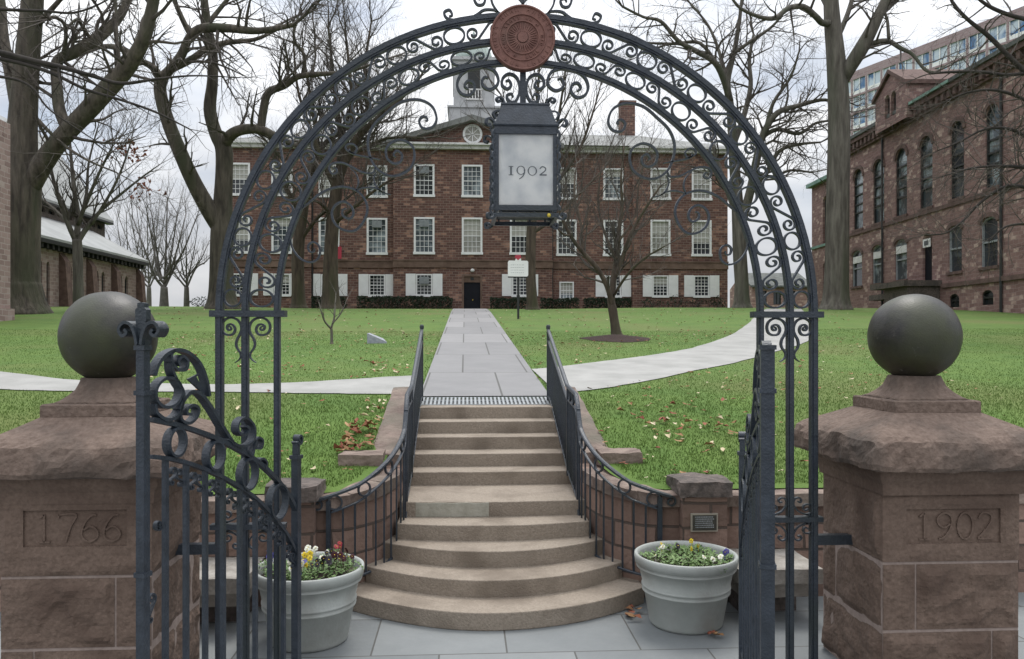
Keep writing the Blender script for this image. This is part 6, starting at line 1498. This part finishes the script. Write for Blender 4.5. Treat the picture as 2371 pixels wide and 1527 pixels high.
tree('magnolia_tree', 'small multi-stemmed lawn tree in a ring of dark mulch', (1426, 780), g[1],
     [(1428, 780, 24), (1422, 740, 21), (1418, 715, 21), (1413, 690, 16)],
     [[(1418, 712, 15), (1408, 670, 12, -.2), (1385, 625, 11, -.3), (1350, 585, 10, -.4), (1320, 545, 8, -.5), (1300, 500, 7, -.6), (1285, 450, 4, -.7)], [(1416, 700, 15), (1420, 650, 15, .1), (1428, 600, 14, .2), (1432, 540, 11, .3), (1440, 480, 8, .4), (1438, 410, 5, .5), (1445, 340, 3, .6)],
      [(1420, 650, 11, .1), (1440, 600, 10, 0), (1462, 540, 8, -.2), (1490, 490, 6, -.4), (1530, 430, 4, -.6)], [(1350, 585, 6, -.4), (1345, 520, 6, 0), (1330, 450, 5, .4), (1335, 380, 3, .8)], [(1428, 600, 7), (1400, 540, 6, .6), (1385, 470, 5, .9), (1390, 400, 3, 1.2)], [(1432, 560, 6), (1470, 500, 5, .6), (1480, 420, 4, .9), (1500, 350, 3, 1.2)], [(1418, 690, 7), (1450, 640, 6, -.5), (1490, 600, 5, -.9), (1540, 570, 3, -1.2)], [(1320, 545, 5, -.5), (1300, 540, 4, -.9), (1270, 500, 3, -1.2)]], 18, bark='barkb', dens=(0, 5.5, 4.6, 4), L0=1.3, per_m=4.2, lev=2, up=.35, tw=.08, rmin=.003)
g = G(768, 797)
tree('sapling', 'thin bare sapling in the lawn left of the walk, beside the grey marker', (768, 797), g[1],
     [(768, 797, 7), (768, 775, 6), (767, 760, 6)], [[(767, 762, 5), (752, 745, 4, -.1), (744, 722, 3, -.2), (738, 700, 2, -.2)], [(767, 760, 5), (774, 735, 4, .1), (776, 705, 3, .2), (778, 680, 2, .3)], [(770, 750, 3), (790, 725, 3, .1), (805, 690, 2, .3)]], 19, bark='barkg', dens=(0, 6, 5, 4), L0=.45, per_m=4.5, lev=1, up=.4, rmin=.0025, foot=1.2)
t9, T9 = tree('maple_tree', 'small vase-shaped tree before the chapel, a few russet leaves left on it', (182, 712), 39,
     [(182, 700, 24), (181, 650, 21), (180, 590, 21), (178, 555, 20)],
     [[(176, 560, 12), (158, 520, 11, -.3), (140, 470, 9, -.5), (122, 410, 7, -.7), (110, 340, 4, -.9)], [(178, 550, 14), (180, 500, 12, .2), (172, 440, 10, .4), (165, 370, 7, .6), (160, 300, 4, .8)], [(180, 560, 13), (200, 530, 11, .1), (232, 490, 8, .2), (280, 450, 6, .4), (330, 410, 4, .6), (372, 380, 2, .8)], [(180, 520, 9), (200, 470, 8, -.4), (230, 400, 6, -.7), (260, 340, 4, -1)], [(178, 540, 9), (200, 450, 7, .6), (205, 380, 5, .9), (225, 300, 3, 1.1)], [(160, 520, 8), (120, 480, 6, .4), (80, 450, 4, .8)], [(212, 520, 7), (260, 440, 6, -.4), (290, 370, 4, -.7), (310, 300, 2, -1)]], 20, bark='barkg', dens=(0, 2.6, 2.2, 2.0), L0=2.0, per_m=1.9, up=.4, tw=.09)
mb = MB(); r = random.Random(9)
for _ in range(80):
    px, py = r.gauss(305, 28), r.gauss(352, 16)
    if r.random() < .3: px, py = r.gauss(330, 20), r.gauss(440, 14)
    p = PY(px, py, 39.5 + r.uniform(-.8, .8)); leaf_quad(mb, p[0], p[1], p[2], r.uniform(.13, .26), 1.2)
mb.build('leaves', M['leafr'], t9)
# bare trees beyond the crest, between chapel and forked oak
for i, (px, w_, h, lab, Y) in enumerate([(380, 15, 470, 'many-stemmed bare tree on the skyline above the left stone ball', 66), (432, 10, 520, 'thin bare tree on the skyline, close left of the forked oak', 70), (300, 9, 505, 'bare tree on the skyline beside the chapel gable end', 72), (345, 9, 450, 'fine-twigged tallest bare tree on the far skyline between chapel and oak', 78)]):
    lb = []
    rr_ = random.Random(50 + i)
    for k in range(7):
        e = (px + (k - 3) * 24 + rr_.uniform(-8, 8), h + abs(k - 3) * 14 + rr_.uniform(-12, 12))
        lb.append([(px, 668 - k % 3 * 12, w_ * .45), (px + (e[0] - px) * .3, 640 - k * 3, w_ * .36, rr_.uniform(-.4, .4)), (px + (e[0] - px) * .65, (640 + e[1]) / 2, w_ * .24, rr_.uniform(-1, 1)), (e[0], e[1], w_ * .15, rr_.uniform(-1.5, 1.5))])
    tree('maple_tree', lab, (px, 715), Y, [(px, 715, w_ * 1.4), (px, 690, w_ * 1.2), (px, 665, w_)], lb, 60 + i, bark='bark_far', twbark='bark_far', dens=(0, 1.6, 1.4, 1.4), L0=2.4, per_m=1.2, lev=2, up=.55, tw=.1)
# trees just outside the frame whose boughs reach into it
bL = PY(-330, 800, 19)
tree('oak_tree', 'tree beyond the left edge, its thin drooping boughs crossing the great oak', None, 19,
     [(-330, 800, 110), (-330, 600, 96), (-320, 400, 90), (-310, 200, 80), (-300, 0, 70), (-300, -260, 50)],
     [([(-315, 190, 30), (-200, 90, 20), (-80, 105, 15), (0, 122, 13), (80, 142, 12), (150, 158, 11), (220, 178, 9), (280, 194, 8), (360, 184, 6), (440, 176, 4), (520, 178, 3)], dict(per_m=.7, L0=.9, t0=.45)),
      ([(-315, 240, 24), (-180, 120, 14), (-60, 128, 10), (40, 145, 9), (120, 170, 8), (200, 208, 7), (280, 232, 6), (360, 260, 5), (440, 300, 3)], dict(per_m=.6, L0=.9, t0=.45)),
      ([(-310, 300, 20), (-150, 170, 10), (0, 178, 7), (70, 200, 5), (110, 250, 4), (180, 300, 3), (260, 350, 2)], dict(per_m=.5, L0=.8, t0=.5)),
      ([(-305, 60, 24), (-150, 10, 14), (0, 22, 8), (100, 26, 6), (170, 30, 5), (230, 10, 4), (280, -20, 3)], dict(per_m=.8, L0=1.1, t0=.4)),
      ([(-305, 30, 24), (-150, -60, 12), (0, -20, 8), (60, -10, 6), (140, -40, 4)], dict(per_m=.8, L0=1.2, t0=.4)),
      ([(-310, 180, 16), (-150, 100, 10), (0, 128, 6), (120, 160, 5), (230, 200, 4), (330, 255, 2)], dict(per_m=.4, L0=.8, t0=.45))], 71, bark='barkd', twbark='barkd', dens=(0, 3.0, 2.2, 2), L0=1.1, per_m=.8, lev=2, up=-.05, tw=-.02, rmin=.0035, base=bL)
bR = PY(2640, 800, 22)
tree('oak_tree', 'tree beyond the right edge, its boughs hanging across the brownstone hall', None, 22,
     [(2640, 800, 100), (2640, 600, 84), (2630, 400, 76), (2620, 200, 70), (2610, 0, 60), (2600, -260, 40)],
     [([(2625, 330, 30), (2500, 270, 20), (2400, 190, 14), (2345, 140, 12), (2290, 85, 11), (2240, 45, 9), (2205, 5, 8), (2190, -40, 5)], dict(per_m=1.2, L0=1.3, t0=.35)),
      ([(2620, 180, 26), (2500, 90, 16), (2400, 52, 12), (2340, 36, 10), (2290, 15, 9), (2250, -15, 6)], dict(per_m=1.4, L0=1.3, t0=.35)),
      ([(2630, 300, 22), (2500, 210, 12), (2400, 172, 9), (2330, 174, 8), (2260, 166, 7), (2190, 168, 6), (2150, 172, 4)], dict(per_m=1.0, L0=1.1, t0=.35)),
      ([(2635, 450, 22), (2500, 380, 14), (2400, 330, 10), (2340, 300, 8), (2280, 300, 6), (2220, 330, 4), (2170, 350, 3)], dict(per_m=4.2, L0=1.7, t0=.25)),
      ([(2640, 520, 20), (2500, 470, 13), (2400, 440, 10), (2330, 432, 8), (2270, 470, 6), (2230, 512, 5), (2190, 540, 4), (2140, 545, 3)], dict(per_m=4.0, L0=1.4, t0=.25)),
      ([(2640, 480, 20), (2480, 400, 12), (2390, 390, 9), (2320, 385, 7), (2250, 390, 5), (2180, 410, 3)], dict(per_m=4.2, L0=1.6, t0=.25)),
      ([(2640, 560, 16), (2500, 530, 9), (2400, 520, 7), (2330, 525, 5), (2290, 560, 3)], dict(per_m=3.0, L0=1.2, t0=.3)),
      ([(2625, 380, 20), (2480, 300, 12), (2390, 240, 9), (2310, 210, 7), (2240, 215, 5), (2180, 240, 3)], dict(per_m=3.8, L0=1.6, t0=.25))], 72, bark='barkd', twbark='twig', dens=(0, 4.4, 3.4, 2.2), L0=1.3, per_m=1.2, lev=2, up=.0, tw=.0, rmin=.0035, base=bR)
